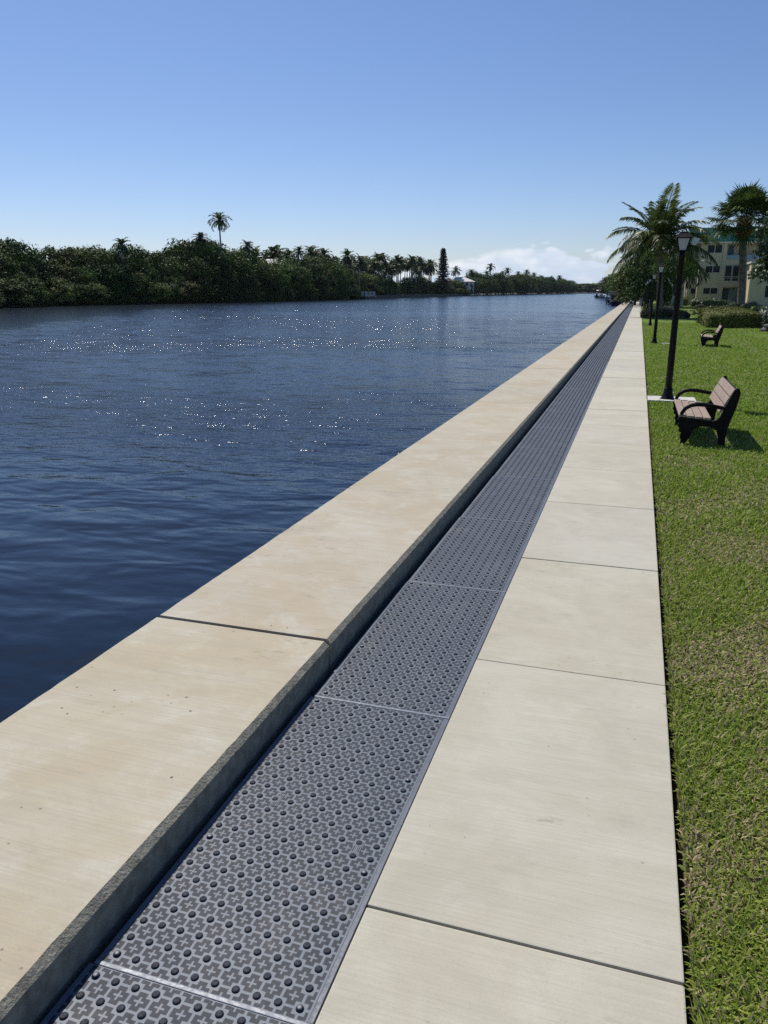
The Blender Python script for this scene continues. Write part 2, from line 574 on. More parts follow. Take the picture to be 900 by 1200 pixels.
lm, lt, lb = material('lawn ground', (0.06, 0.1, 0.02), 0.95, 0, 0.2)
g = lt.n('ShaderNodeNewGeometry').outputs['Position']
sp = lt.n('ShaderNodeSeparateXYZ'); lt.l(g, sp.inputs[0])
far = lt.ramp(sp.outputs[1], 3.5, 11.0)
a1 = lt.noise(g, 1.3, 5, 0.6); a2 = lt.noise(g, 14, 5, 0.7); a3 = lt.noise(g, 70, 3, 0.7)
near_c = lt.mix(lt.ramp(a2, 0.35, 0.65), (0.17, 0.13, 0.08), (0.18, 0.185, 0.05))
far_c = lt.mix(lt.ramp(a1, 0.35, 0.65), (0.115, 0.190, 0.022), (0.160, 0.240, 0.036))
far_c = lt.mix(lt.ramp(a2, 0.45, 0.75, 0, 0.5), far_c, (0.14, 0.165, 0.04))
cc = lt.mix(far, near_c, far_c)
cc = lt.mix(lt.ramp(a3, 0.4, 0.7, 0, 0.45), cc, (0.04, 0.065, 0.012))
lt.l(cc, lb.inputs['Base Color'])
lt.l(lt.bump(lt.m('ADD', a3, a2), 0.9, 0.03), lb.inputs['Normal'])
M['lawn'] = lm

xs = np.concatenate([[wx1 + 0.016, wx1 + 0.035], np.linspace(0.33, 3.5, 26), np.linspace(4, 70, 34)])
yy = np.concatenate([np.linspace(-3, 16, 77), np.linspace(17, 60, 44), np.linspace(63, PATH_END + 4, 40)])
X, Y = np.meshgrid(xs, yy)
Z = lawn_h(X, Y)
Z[:, 0] = -0.11
vv = np.stack([X, Y, Z], -1).reshape(-1, 3)
nx_, ny_ = len(xs), len(yy)
ii = (np.arange(ny_ - 1)[:, None] * nx_ + np.arange(nx_ - 1)[None, :]).ravel()
q = np.stack([ii, ii + 1, ii + nx_ + 1, ii + nx_], 1)
lawn = link('lawn', np_mesh('lawn', vv, q, [M['lawn']]))
for p_ in lawn.data.polygons: p_.use_smooth = True
tag(lawn, kind='structure')
b = MB(); b.box(wx1 - 0.01, wx1 + 0.05, -2, PATH_END, -0.3, -0.105)
tag(b.build('soil_edge', [M['soil']]), kind='structure')

M['land'] = worn('scrubby bank ground', (0.03, 0.035, 0.015), 0.95, 0, 0.3, 0.4, 0.4, 0.1)
b = MB()
# right bank behind the lawn, bending to the left far away, and the far end of the canal
b.prism([(0.27, -60), (900, -60), (3000, 6000), (-2500, 6000), (-700, 1300), (-38, 1150), (-20, 900), (-14, 450), (-6, 260), (-2.1, PATH_END + 0.6), (0.27, PATH_END + 0.6)], 'z', -3.0, -0.22)
tag(b.build('right_bank', [M['land']]), kind='structure')
b = MB()
BANK = [(-90, -60), (-90, 80), (-99, 104), (-101.5, 119), (-99.5, 139), (-95.5, 159), (-92.5, 182), (-91.2, 212), (-93, 250), (-96, 300), (-98, 500), (-94, 618), (-86, 778), (-67, 963), (-38, 1150)]
b.prism(BANK + [(-700, 1300), (-2500, 6000), (-4000, 2000), (-2000, -60)], 'z', -3.0, -0.6)
tag(b.build('left_bank', [M['land']]), kind='structure')

wm, wt, wb = material('canal water', (0.0018, 0.0080, 0.0210), 0.15, 0, 0.42)
wb.inputs['IOR'].default_value = 1.333
g = wt.n('ShaderNodeNewGeometry').outputs['Position']
sp = wt.n('ShaderNodeSeparateXYZ'); wt.l(g, sp.inputs[0])
rot = wt.n('ShaderNodeMapping'); wt.l(g, rot.inputs[0])
rot.inputs['Rotation'].default_value = (0, 0, R(-22)); rot.inputs['Scale'].default_value = (0.55, 1.0, 1.0)
gust = wt.ramp(wt.noise(wt.scaled(g, (0.03, 0.05, 1)), 1.0, 3, 0.55), 0.36, 0.60, 0.45, 1.0)
# the strip below the tall left bank lies in the lee of the trees
lee = wt.ramp(wt.m('ADD', sp.outputs[0], wt.m('MULTIPLY', sp.outputs[1], 0.52)), -22.0, -8.0)
calm = wt.m('MULTIPLY', gust, wt.m('MULTIPLY_ADD', lee, 0.93, 0.07))
near = wt.ramp(sp.outputs[1], 2.0, 16.0, 0.55, 1.0)
w1 = wt.noise(rot.outputs[0], 1.7, 2, 0.5, 0.3)
w2 = wt.noise(rot.outputs[0], 6.5, 3, 0.6, 0.4)
w3 = wt.noise(rot.outputs[0], 0.35, 2, 0.5)
w4 = wt.noise(g, 21.0, 2, 0.6)
fine = wt.ramp(sp.outputs[1], 5.0, 20.0, 0.10, 1.0)
hh = wt.m('ADD', wt.m('MULTIPLY', w1, 0.10), wt.m('ADD', wt.m('MULTIPLY', w2, wt.m('MULTIPLY', fine, 0.055)), wt.m('ADD', wt.m('MULTIPLY', w3, 0.14), wt.m('MULTIPLY', w4, wt.m('MULTIPLY', fine, 0.012)))))
hh = wt.m('MULTIPLY', hh, wt.m('MULTIPLY', calm, near))
bn = wt.bump(hh, 1.0, 1.0)
# open water: short steep facets, too fine for the bump at this distance
nf = wt.n('ShaderNodeTexNoise'); wt.l(wt.scaled(rot.outputs[0], (1.45, 1.45, 1)), nf.inputs['Vector'])
nf.inputs['Scale'].default_value = 1.0; nf.inputs['Detail'].default_value = 3.0; nf.inputs['Roughness'].default_value = 0.62
vs_ = wt.n('ShaderNodeVectorMath', operation='SUBTRACT'); wt.l(nf.outputs['Color'], vs_.inputs[0]); vs_.inputs[1].default_value = (0.5, 0.5, 0.5)
amp = wt.m('MULTIPLY', wt.m('MULTIPLY', wt.ramp(sp.outputs[1], 4.0, 26.0, 0.0, 1.55), wt.m('MULTIPLY', wt.ramp(sp.outputs[1], 45, 190, 1.0, 0.36), wt.ramp(wt.noise(wt.scaled(g, (0.09, 0.16, 1)), 1.0, 3, 0.6), 0.38, 0.62, 0.62, 1.12))), calm)
vm_ = wt.n('ShaderNodeVectorMath', operation='SCALE'); wt.l(vs_.outputs[0], vm_.inputs[0]); wt.l(amp, vm_.inputs['Scale'])
vz_ = wt.n('ShaderNodeVectorMath', operation='MULTIPLY'); wt.l(vm_.outputs[0], vz_.inputs[0]); vz_.inputs[1].default_value = (1, 1, 0)
va_ = wt.n('ShaderNodeVectorMath', operation='ADD'); wt.l(bn, va_.inputs[0]); wt.l(vz_.outputs[0], va_.inputs[1])
vn_ = wt.n('ShaderNodeVectorMath', operation='NORMALIZE'); wt.l(va_.outputs[0], vn_.inputs[0])
wt.l(vn_.outputs[0], wb.inputs['Normal'])
M['water'] = wm
b = MB(); b.quad((-2500, -60, -0.9), (60, -60, -0.9), (60, 1400, -0.9), (-2500, 1400, -0.9))
tag(b.build('water', [M['water']]), kind='structure')
M['bed'] = worn('canal mud', (0.03, 0.03, 0.025), 1.0, 0, 0.5, 0.3, 0)
b = MB(); b.quad((-6000, -6000, -3.2), (6000, -6000, -3.2), (6000, 8000, -3.2), (-6000, 8000, -3.2))
tag(b.build('ground', [M['bed']]), kind='structure')

# ---- grass blades
gm, gt, gb = material('grass blades', (0.06, 0.12, 0.02), 0.6, 0, 0.2)
ga = gt.n('ShaderNodeAttribute', attribute_name='tint').outputs['Color']
gt.l(ga, gb.inputs['Base Color'])
tr = gt.n('ShaderNodeBsdfTranslucent'); gt.l(ga, tr.inputs[0])
mx = gt.n('ShaderNodeMixShader'); mx.inputs[0].default_value = 0.38
gt.l(gb.outputs[0], mx.inputs[1]); gt.l(tr.outputs[0], mx.inputs[2])
gt.l(mx.outputs[0], gm.node_tree.nodes['Material Output'].inputs[0])
M['grass'] = gm

def patch(x, y):                                          # smooth pseudo-noise 0..1
    return 0.5 + 0.25 * (np.sin(x * 5.1 + 1.7 * np.sin(y * 2.3)) + np.sin(y * 4.3 + 1.3 * np.sin(x * 3.1 + 1.0)))

V, Q, T, CC = [], [], [], []
base_i = 0
for (ya, yb, dens, ln, wd) in ((1.0, 3.2, 21000, 0.042, 0.0031), (3.2, 6.0, 12000, 0.040, 0.0038), (6.0, 12, 4200, 0.046, 0.0055),
                               (12, 25, 1500, 0.045, 0.008), (25, 48, 420, 0.05, 0.011)):
    xm = 0.45 + 0.23 * yb
    n = int(dens * (yb - ya) * xm * 0.75)
    y = rng.uniform(ya, yb, n)
    x = 0.285 + rng.random(n) * (0.17 + 0.23 * y)
    pt = patch(x, y)
    keep = rng.random(n) > (0.50 * np.clip((0.42 - pt) / 0.3, 0, 1) * np.clip((9 - y) / 6, 0.1, 1))
    keep &= ~((y > 13.24) & (y < 13.9) & (x < 1.05)) & ~((y > 28.1) & (y < 28.6) & (x > .8) & (x < 1.34))
    x, y, pt = x[keep], y[keep], pt[keep]
    n = len(x)
    z = lawn_h(x, y) - 0.004
    L = ln * rng.uniform(0.5, 1.35, n) * (0.75 + 0.5 * pt)
    az_ = rng.uniform(0, 2 * np.pi, n)
    tilt = np.clip(rng.normal(0.95, 0.38, n), 0.1, 1.5)
    d = np.stack([np.cos(az_), np.sin(az_)], 1)
    s = np.stack([-np.sin(az_), np.cos(az_)], 1) * (wd * rng.uniform(0.6, 1.3, n))[:, None]
    p0 = np.stack([x, y, z], 1)
    up1 = np.cos(tilt * 0.6) * L * 0.55; ou1 = np.sin(tilt * 0.6) * L * 0.55
    up2 = up1 + np.cos(tilt * 1.25) * L * 0.5; ou2 = ou1 + np.sin(tilt * 1.25) * L * 0.5
    s3 = np.concatenate([s, np.zeros((n, 1))], 1)
    p1 = p0 + np.concatenate([d * ou1[:, None], up1[:, None]], 1)
    p2 = p0 + np.concatenate([d * ou2[:, None], np.maximum(up2, 0.006)[:, None]], 1)
    V.append(np.stack([p0 - s3 * .8, p0 + s3 * .8, p1 + s3, p1 - s3, p2], 1).reshape(-1, 3))
    i0 = base_i + np.arange(n) * 5
    Q.append(np.stack([i0, i0 + 1, i0 + 2, i0 + 3], 1))
    T.append(np.stack([i0 + 3, i0 + 2, i0 + 4], 1))
    base_i += n * 5
    u = rng.random((n, 1))
    farv = np.clip((y - 2.5) / 9, 0, 1)[:, None]
    ga_ = np.array([0.185, 0.270, 0.036]) * (1 - u) + np.array([0.365, 0.420, 0.085]) * u
    gb_ = np.array([0.165, 0.270, 0.022]) * (1 - u) + np.array([0.280, 0.370, 0.050]) * u
    c = ga_ * (1 - farv) + gb_ * farv
    dead = rng.random(n) < (0.15 + 0.45 * np.clip((0.60 - pt) / 0.35, 0, 1)) * (1 - 0.72 * farv[:, 0])
    tan = np.array([0.52, 0.43, 0.26]) * rng.uniform(0.55, 1.25, (n, 1))
    c[dead] = tan[dead]
    CC.append(np.repeat(c, 5, 0))
# runners creeping over the edge of the slabs
n = 700
y = rng.uniform(1.2, 16, n); y += 0.25 * np.sin(y * 7.0) + 0.2 * np.sin(y * 2.9)
x = rng.uniform(0.276, 0.31, n)
L = rng.uniform(0.018, 0.05, n); az_ = np.pi + rng.normal(0, 0.8, n)
d = np.stack([np.cos(az_), np.sin(az_)], 1); s3 = np.stack([-np.sin(az_), np.cos(az_), np.zeros(n)], 1) * 0.0026
p0 = np.stack([x, y, np.full(n, -0.05)], 1)
p1 = p0 + np.concatenate([d * (L * .4)[:, None], (0.035 + L * .35)[:, None]], 1)
p2 = p0 + np.concatenate([d * (L * .95)[:, None], (0.045 + L * rng.uniform(.1, .4, n))[:, None]], 1)
V.append(np.stack([p0 - s3, p0 + s3, p1 + s3, p1 - s3, p2], 1).reshape(-1, 3))
i0 = base_i + np.arange(n) * 5
Q.append(np.stack([i0, i0 + 1, i0 + 2, i0 + 3], 1)); T.append(np.stack([i0 + 3, i0 + 2, i0 + 4], 1))
u = rng.random((n, 1)); CC.append(np.repeat(np.array([0.20, 0.26, 0.04]) * (1 - u) + np.array([0.42, 0.38, 0.14]) * u, 5, 0))
grass = link('grass', np_mesh('grass', np.concatenate(V), np.concatenate(Q), [M['grass']], np.concatenate(CC), np.concatenate(T)))
tag(grass, 'coarse green and straw lawn grass beside the sidewalk', 'grass', kind='stuff')

# ------------------------------------------------------------------ foliage
def leaf_mat(name, a, bcol, trans=0.25, rough=0.6, spec=0.12):
    m, t, b = material(name, a, rough, 0, spec)
    at = t.n('ShaderNodeAttribute', attribute_name='tint').outputs['Fac']
    inf = t.n('ShaderNodeObjectInfo').outputs['Random']
    c = t.mix(at, a, bcol)
    hs = t.n('ShaderNodeHueSaturation')
    t.l(t.m('MULTIPLY_ADD', inf, 0.055, 0.472), hs.inputs['Hue'])
    t.l(t.m('MULTIPLY_ADD', t.m('FRACT', t.m('MULTIPLY', inf, 7.31)), 0.85, 0.6), hs.inputs['Value'])
    t.l(c, hs.inputs['Color'])
    t.l(hs.outputs[0], b.inputs['Base Color'])
    tr = t.n('ShaderNodeBsdfTranslucent'); t.l(hs.outputs[0], tr.inputs[0])
    mx = t.n('ShaderNodeMixShader'); mx.inputs[0].default_value = trans
    t.l(b.outputs[0], mx.inputs[1]); t.l(tr.outputs[0], mx.inputs[2])
    t.l(mx.outputs[0], m.node_tree.nodes['Material Output'].inputs[0])
    return m

M['mangrove'] = leaf_mat('mangrove leaves', (0.012, 0.025, 0.006), (0.105, 0.165, 0.030), 0.16)
M['palmleaf'] = leaf_mat('palm leaflets', (0.022, 0.046, 0.012), (0.070, 0.105, 0.030), 0.22, 0.5, 0.3)
M['coco'] = leaf_mat('coconut leaflets', (0.040, 0.072, 0.014), (0.150, 0.190, 0.050), 0.32, 0.45, 0.35)
M['sabal'] = leaf_mat('fan palm leaves', (0.030, 0.055, 0.014), (0.095, 0.130, 0.035), 0.22, 0.5, 0.3)
M['hedge'] = leaf_mat('hedge leaves', (0.055, 0.090, 0.018), (0.290, 0.320, 0.085), 0.12, 0.6)
M['shrubgrey'] = leaf_mat('grey green grassy leaves', (0.075, 0.085, 0.055), (0.190, 0.195, 0.135), 0.2, 0.6)
M['broad'] = leaf_mat('glossy broad leaves', (0.028, 0.050, 0.018), (0.090, 0.125, 0.045), 0.2, 0.42, 0.4)
M['bark'] = worn('grey brown bark', (0.12, 0.10, 0.08), 0.9, 0, 6, 0.4, 0.7, 0.02)
M['palmbark'] = worn('ringed palm trunk', (0.17, 0.145, 0.115), 0.9, 0, 5, 0.4, 0.7, 0.02)
M['royal'] = worn('pale royal palm trunk', (0.38, 0.37, 0.34), 0.8, 0, 3, 0.2, 0.2, 0.01)
M['boot'] = worn('brown leaf boots', (0.20, 0.115, 0.05), 0.9, 0, 8, 0.5, 0.8, 0.03)


def leaves(C, N, size, width=0.5, droop=0.0):
    """folded rhombic leaves: centre C, axis N (n,3), length size (n,)"""
    n = len(C)
    N = N / np.maximum(1e-6, np.linalg.norm(N, axis=1, keepdims=True))
    r = rng.normal(size=(n, 3))
    S = np.cross(N, r); S /= np.maximum(1e-6, np.linalg.norm(S, axis=1, keepdims=True))
    N = np.cross(S, N)
    sz = size[:, None]
    v = np.stack([C - N * sz * .5, C + S * sz * width * .5, C + N * sz * .5, C - S * sz * width * .5], 1).reshape(-1, 3)
    i = np.arange(n) * 4
    return v, np.stack([i, i + 1, i + 2, i + 3], 1)


def crown_mesh(name, seed, mat, n_cl=26, per=150, leaf=0.04, wide=0.5, lo=0.05, hi=1.0, shape=1.0, spread=0.15, yfac=1.0):
    """bushy crown of unit height (base z=0): leafy lobes of many sizes over an uneven volume, open between them"""
    r = np.random.default_rng(seed)
    Cs, Ns, Ts = [], [], []
    a0 = r.uniform(0, 6.28)
    for k in range(n_cl):
        f = (k + 0.5) / n_cl
        a = a0 + k * 2.39996
        zr = 1 - 1.85 * f                                  # from the top down
        rad = math.sqrt(max(0.0, 1 - zr * zr)) if zr > 0 else 1.0 - 0.10 * zr * zr
        u = r.uniform(0.62, 1.0)
        R_ = spread * r.uniform(0.6, 1.45)
        taper = 1.0 - (1 - shape) * max(0, zr)
        m = max(0.05, wide - R_ * 0.6)
        c = np.array([math.cos(a) * rad * m * u * taper, math.sin(a) * rad * m * u * taper * yfac,
                      lo + R_ * .5 + (hi - lo - R_ * 1.2) * max(0.0, 0.5 + 0.56 * zr) * r.uniform(0.93, 1.03)])
        n = int(per * (R_ / spread) ** 2)
        d = r.normal(size=(n, 3)); d /= np.linalg.norm(d, axis=1, keepdims=True)
        d[:, 2] = np.where(d[:, 2] < -0.35, -d[:, 2] * r.uniform(0, 1, n), d[:, 2])
        q_ = R_ * (1 + 0.18 * np.sin(5 * d[:, :1] + k) * np.cos(4 * d[:, 1:2] + 2 * k)) * r.uniform(0.62, 1.12, (n, 1))
        p = c + d * q_ * np.array([1.1, 1.1 * (1 if yfac == 1 else .5), 0.88])
        Cs.append(p); Ns.append(d * 0.8 + r.normal(size=(n, 3)) * 0.45 + np.array([0, 0, 0.25]))
        Ts.append(np.clip(r.random() * 0.55 + r.random(n) * 0.4 + 0.1 * d[:, 2], 0, 1))
    C, N, tint = np.concatenate(Cs), np.concatenate(Ns), np.concatenate(Ts)
    C[:, 2] = np.maximum(C[:, 2], 0.004)
    v, q = leaves(C, N, leaf * r.uniform(0.55, 1.5, len(C)), 0.5)
    return np_mesh(name, v, q, [mat], np.repeat(tint, 4)[:, None] * np.ones((1, 3)))


def trunk_mesh(name, seed, mat, h=0.75, r0=0.03, stems=1, spread=0.15):
    rr = random.Random(seed)
    b = MB()
    for s in range(stems):
        a = rr.uniform(0, 6.28)
        pts, rad = [], []
        x = y = 0.0
        x0, y0 = (0.05 * math.cos(a), 0.05 * math.sin(a)) if stems > 1 else (0, 0)
        for i in range(6):
            f = i / 5
            pts.append((x0 + math.cos(a) * spread * f * f + rr.uniform(-.008, .008), y0 + math.sin(a) * spread * f * f + rr.uniform(-.008, .008), -0.06 + (h + 0.06) * f))
            rad.append(r0 * (1.15 - 0.85 * f))
        b.tube(pts, rad, 7)
        for _ in range(3):                                # limbs
            i = rr.randint(2, 4)
            a2 = rr.uniform(0, 6.28)
            p = Vector(pts[i]); e = p + Vector((math.cos(a2) * 0.22, math.sin(a2) * 0.22, rr.uniform(0.08, 0.22)))
            b.tube([p, p.lerp(e, 0.5) + Vector((0, 0, 0.02)), e], [rad[i] * 0.7, rad[i] * 0.45, rad[i] * 0.2], 5)
    return b.mesh(name, [mat])


def frond(V, Q, TT, origin, az, elev, length, arch, n_leaf, leaf_len, hang, r, tint, lw=0.03, vshape=0.5):
    """pinnate frond: arched rachis with two rows of strap leaflets"""
    d = np.array([math.cos(az), math.sin(az), 0.0]); side = np.array([-math.sin(az), math.cos(az), 0.0])
    pts, tg = [], []
    p = np.array(origin, float); e = elev
    steps = n_leaf + 3
    st = length / steps
    for i in range(steps):
        t = d * math.cos(e) + np.array([0, 0, 1.0]) * math.sin(e)
        pts.append(p.copy()); tg.append(t)
        p = p + t * st
        e -= arch / steps * (0.5 + 1.2 * i / steps)
    b0 = sum(len(v) for v in V)
    vs, qs, ts = [], [], []
    for i in range(steps - 1):                            # rachis ribbon
        wd = lw * 1.1 * (1 - i / steps) + 0.006
        vs += [pts[i] - side * wd, pts[i] + side * wd, pts[i + 1] + side * wd, pts[i + 1] - side * wd]
        j = b0 + len(vs) - 4
        qs.append((j, j + 1, j + 2, j + 3)); ts += [min(1, tint + 0.25)] * 4
    for i in range(3, steps):
        f = (i - 3) / max(1, steps - 4)
        L = leaf_len * (0.45 + 0.9 * math.sin(math.pi * min(1, 0.12 + f * 0.86)) ** 0.8) * r.uniform(0.85, 1.1)
        up = np.cross(side, tg[i]); up = -up if up[2] < 0 else up
        for sgn in (-1, 1):
            out = side * sgn * 0.9 + tg[i] * (0.45 + 0.5 * f) + up * vshape * (1 - hang)
            out = out / np.linalg.norm(out)
            mid = pts[i] + out * L * 0.5 + np.array([0, 0, -hang * L * 0.12])
            tip = pts[i] + out * L * (0.95 - 0.25 * hang) + np.array([0, 0, -hang * L * r.uniform(0.4, 0.75)])
            wv = tg[i] * lw * 0.55
            wv = wv + up * lw * r.uniform(-0.3, 0.3)
            vs += [pts[i] - wv * .5, mid - wv, tip, mid + wv]
            j = b0 + len(vs) - 4
            qs.append((j, j + 1, j + 2, j + 3)); ts += [np.clip(tint + r.uniform(-.2, .2), 0, 1)] * 4
    V.append(np.array(vs)); Q.append(np.array(qs)); TT.append(np.array(ts))


def feather_crown(name, seed, mat, n_f=18, length=1.0, n_leaf=14, leaf_len=0.3, lw=0.03, elev=(1.35, -0.5), arch=(0.9, 1.8), hang=0.6, ring=0.04, vshape=0.5):
    r = np.random.default_rng(seed)
    V, Q, TT = [], [], []
    for i in range(n_f):
        f = (i + 0.5) / n_f
        e = elev[0] + (elev[1] - elev[0]) * f + r.uniform(-.12, .12)
        az_ = i * 2.39996 + r.uniform(-.3, .3)
        frond(V, Q, TT, (ring * math.cos(az_), ring * math.sin(az_), 0.0), az_, e, length * r.uniform(0.85, 1.1) * (0.75 + 0.25 * min(1, 2 * f)),
              r.uniform(*arch) * (0.6 + 0.5 * f), n_leaf, leaf_len, hang * (0.4 + 0.7 * f), r, r.uniform(0.15, 0.75), lw, vshape)
    return np_mesh(name, np.concatenate(V), np.concatenate(Q), [mat], np.concatenate(TT)[:, None] * np.ones((1, 3)))


# prototypes
mang_cr = [crown_mesh('crown', 20 + s, M['mangrove'], 34, 170, 0.047, 0.52, 0.0, 1.0, 0.9, 0.15) for s in range(6)]
mang_tr = [trunk_mesh('trunk', s, M['bark'], 0.7, 0.022, 3, 0.2) for s in range(2)]
royal_cr = [feather_crown('crown', 40 + s, M['palmleaf'], 20, 3.7, 16, 1.05, 0.26, (1.35, -0.6), (1.2, 2.0), 0.7, 0.1, 0.7) for s in range(4)]
pine_cr = None


def plant(name, label, cat, loc, crown, trunk, sc, rz=0.0, group=None):
    t_ = thing(name, label, cat, loc, rz, group, sc)
    if trunk is not None: link('trunk', trunk, t_)
    link('crown', crown, t_)
    return t_


# ---- left bank, heights of the tree line along it
bank_x = lambda y: float(np.interp(y, [p[1] for p in BANK], [p[0] for p in BANK]))
Hy = [75, 97, 110, 119, 127, 133, 141, 148, 160, 168, 177, 186, 196, 212, 229, 245, 262]
Hz = [7.6, 8.0, 8.5, 9.8, 7.6, 8.4, 9.1, 9.4, 8.8, 11.2, 11.9, 11.6, 9.6, 9.0, 10.3, 10.6, 9.0]
mang_lab = 'dark green mangrove tree in the dense row on the left bank'
i = 0
for row, (off, dh) in enumerate(((2.6, 0.82), (7.5, 1.0), (13.0, 0.98))):
    y = 78.0 + row * 1.7
    while y < 268:
        h = (float(np.interp(y, Hy, Hz)) + 0.6) * 1.15 * dh * random.uniform(0.86, 1.05)
        if row == 0: h *= random.choice((0.55, 0.75, 0.95, 1.0))
        yo = y + random.uniform(-1, 1)
        xo = bank_x(yo) - off + random.uniform(-1.2, 1.2)
        if row > 0 and 208 < yo < 216: h = min(h, 9.6)
        t_ = plant('mangrove_tree', mang_lab, 'tree', (xo, yo, -0.62), mang_cr[i % 6], mang_tr[i % 2], (h * random.uniform(0.85, 1.1), h * random.uniform(0.85, 1.1), h), random.uniform(0, 6.28), 'mangroves on the left bank')
        cr_o = [c_ for c_ in t_.children if c_.name.startswith('crown')][0]
        cr_o.location.z = -0.12; cr_o.scale.z = 1.12
        i += 1
        y += (4.6 if row == 0 else 5.6) * random.uniform(0.8, 1.2)

y = 76.0
while y < 266:
    h = random.uniform(2.6, 5.0)
    plant('mangrove_bush', 'low dark mangrove bush hanging over the water along the left bank', 'bush', (bank_x(y) - random.uniform(-0.4, 1.2), y, -1.0), mang_cr[int(y * 7) % 6], None, (h * 1.35, h * 1.35, h), random.uniform(0, 6.28), 'low mangrove bushes along the left bank')
    y += random.uniform(2.6, 4.2)
# a low bright bush at the water's edge
low_cr = crown_mesh('crown', 77, M['hedge'], 24, 120, 0.06, 0.55, 0.0, 1.0, 0.9, 0.18)
plant('bush', 'low rounded pale green bush at the foot of the left mangroves by the water', 'bush', (bank_x(122) + 0.6, 121.0, -0.7), low_cr, None, (4.2, 4.2, 3.6))
plant('bush', 'small yellow green bush hanging over the water under the tall lone palm', 'bush', (bank_x(181) + 0.4, 181.0, -0.7), low_cr, None, (3.0, 3.0, 2.4))


def royal_palm(label, loc, ztop, seed, group=None, csc=1.0, rz=None, lean=0.0):
    t_ = thing('royal_palm', label, 'palm tree', loc, random.uniform(0, 6.28) if rz is None else rz, group)
    H = ztop - loc[2]
    b = MB()
    b.tube([(lean * (f ** 1.5), 0, -0.3 + (H + 0.3) * f) for f in (0, .15, .4, .7, 1)], [0.30, 0.27, 0.26, 0.22, 0.16], 9)
    b.build('trunk', [M['royal']], t_)
    b = MB()
    b.lathe([(0.17, H - 0.2), (0.21, H), (0.17, H + 0.7), (0.10, H + 1.3)], (lean, 0, 0), 8)
    b.build('crownshaft', [M['palmleaf']], t_)
    c = link('crown', royal_cr[seed % 4], t_)
    c.location = (lean, 0, H + 1.0)
    c.scale = (csc,) * 3
    return t_

royal_palm('tall lone palm rising high above the left mangroves against the sky', (-98.4, 176.5, -0.6), 17.3, 1, csc=0.85, rz=0.6)
for (Y, X, zt, lb_) in ((143.5, -103, 9.9, 'palm with drooping dark fronds just above the low left mangroves'),
                        (171.0, -100.6, 12.7, 'bent palm poking out beside the tall lone palm'),
                        (191.0, -98.6, 12.0, 'palm head right of the tall lone palm above the mangroves'),
                        (226.5, -99.8, 12.4, 'palm standing right of the pale roof among the mangroves')):
    royal_palm(lb_, (X, Y, -0.6), zt, int(Y), csc=0.68)
# the palm grove behind the dock
gl = 'royal palm in the grove behind the left bank dock and seawall'
for kx in range(58):
    Y = 222 + kx * 3.45 + random.uniform(-2, 2)
    X = -99 - random.uniform(3, 15) - (4 if Y < 262 else 0)
    zt = float(np.interp(Y, [220, 250, 300, 350, 400], [10.0, 12.2, 12.4, 13.3, 14.6])) * random.choice((0.72, 0.85, 0.95, 1.0, 1.06))
    royal_palm(gl, (X, Y, -0.6), zt, kx, 'royal palms of the left bank grove', csc=random.uniform(1.0, 1.3))
# clipped dense trees and bushes under the palms
for kx in range(34):
    Y = 266 + kx * 6.4 + random.uniform(-3, 3)
    h = random.uniform(5.5, 10.0)
    plant('bushy_tree', 'dense low bushy tree under the palms on the far left bank', 'tree', (-101 - random.uniform(1, 12), Y, -0.6), mang_cr[kx % 6], mang_tr[kx % 2], (h * 1.5, h * 1.5, h), random.uniform(0, 6), 'bushy trees under the palms')

# Norfolk pine
def pine_mesh():
    r = np.random.default_rng(5)
    Cs, Ns = [], []
    for tier in range(17):
        z = 0.14 + tier * 0.05
        rad = 0.185 * (1 - (z - 0.1) / 0.92) ** 0.8 * (1 + 0.2 * math.sin(tier * 2.2)) + 0.008
        for a in np.linspace(0, 2 * np.pi, 7, endpoint=False) + tier * 0.4:
            for s in np.linspace(0.15, 1, 9):
                for _ in range(6):
                    p = np.array([math.cos(a) * rad * s, math.sin(a) * rad * s, z + 0.02 * s]) + r.normal(size=3) * 0.013
                    Cs.append(p); Ns.append([math.cos(a), math.sin(a), 0.5] + r.normal(size=3) * 0.5)
    v, q = leaves(np.array(Cs), np.array(Ns), np.full(len(Cs), 0.032), 0.5)
    return np_mesh('crown', v, q, [M['palmleaf']], np.repeat(r.random(len(Cs)), 4)[:, None] * np.ones((1, 3)))
b = MB(); b.tube([(0, 0, -0.02), (0, 0, 0.5), (0, 0, 0.97)], [0.014, 0.009, 0.002], 7)
plant('norfolk_pine', 'tall narrow conical pine above the palm grove beside the white roofed house', 'tree', (-97.5, 404, -0.6), pine_mesh(), b.mesh('trunk', [M['bark']]), 23.8)

# trees past the white roofed house
for kx in range(44):
    Y = 478 + kx * 10.5 + random.uniform(-4, 4)
    h = float(np.interp(Y, [470, 560, 620, 780, 940], [9.5, 12.0, 13.5, 13.0, 11.5])) * random.uniform(0.6, 1.35)
    plant('shore_tree', 'round bushy tree on the far shore past the white roofed house', 'tree', (bank_x(Y) - random.uniform(3, 10), Y, -0.6), mang_cr[kx % 6], mang_tr[kx % 2], (h * 1.3, h * 1.3, h), random.uniform(0, 6), 'bushy trees on the far shore')
for kx, Y in enumerate((474, 500, 545, 566, 600, 640, 668, 690, 720, 742, 760, 790, 830, 870)):
    royal_palm('small far palm rising over the bushy trees past the white house', (bank_x(Y) - random.uniform(4, 9), Y, -0.6), float(np.interp(Y, [470, 620, 900], [14, 15.5, 12.5])) * random.uniform(0.75, 1.2), kx, 'small far palms past the white house', csc=1.1)
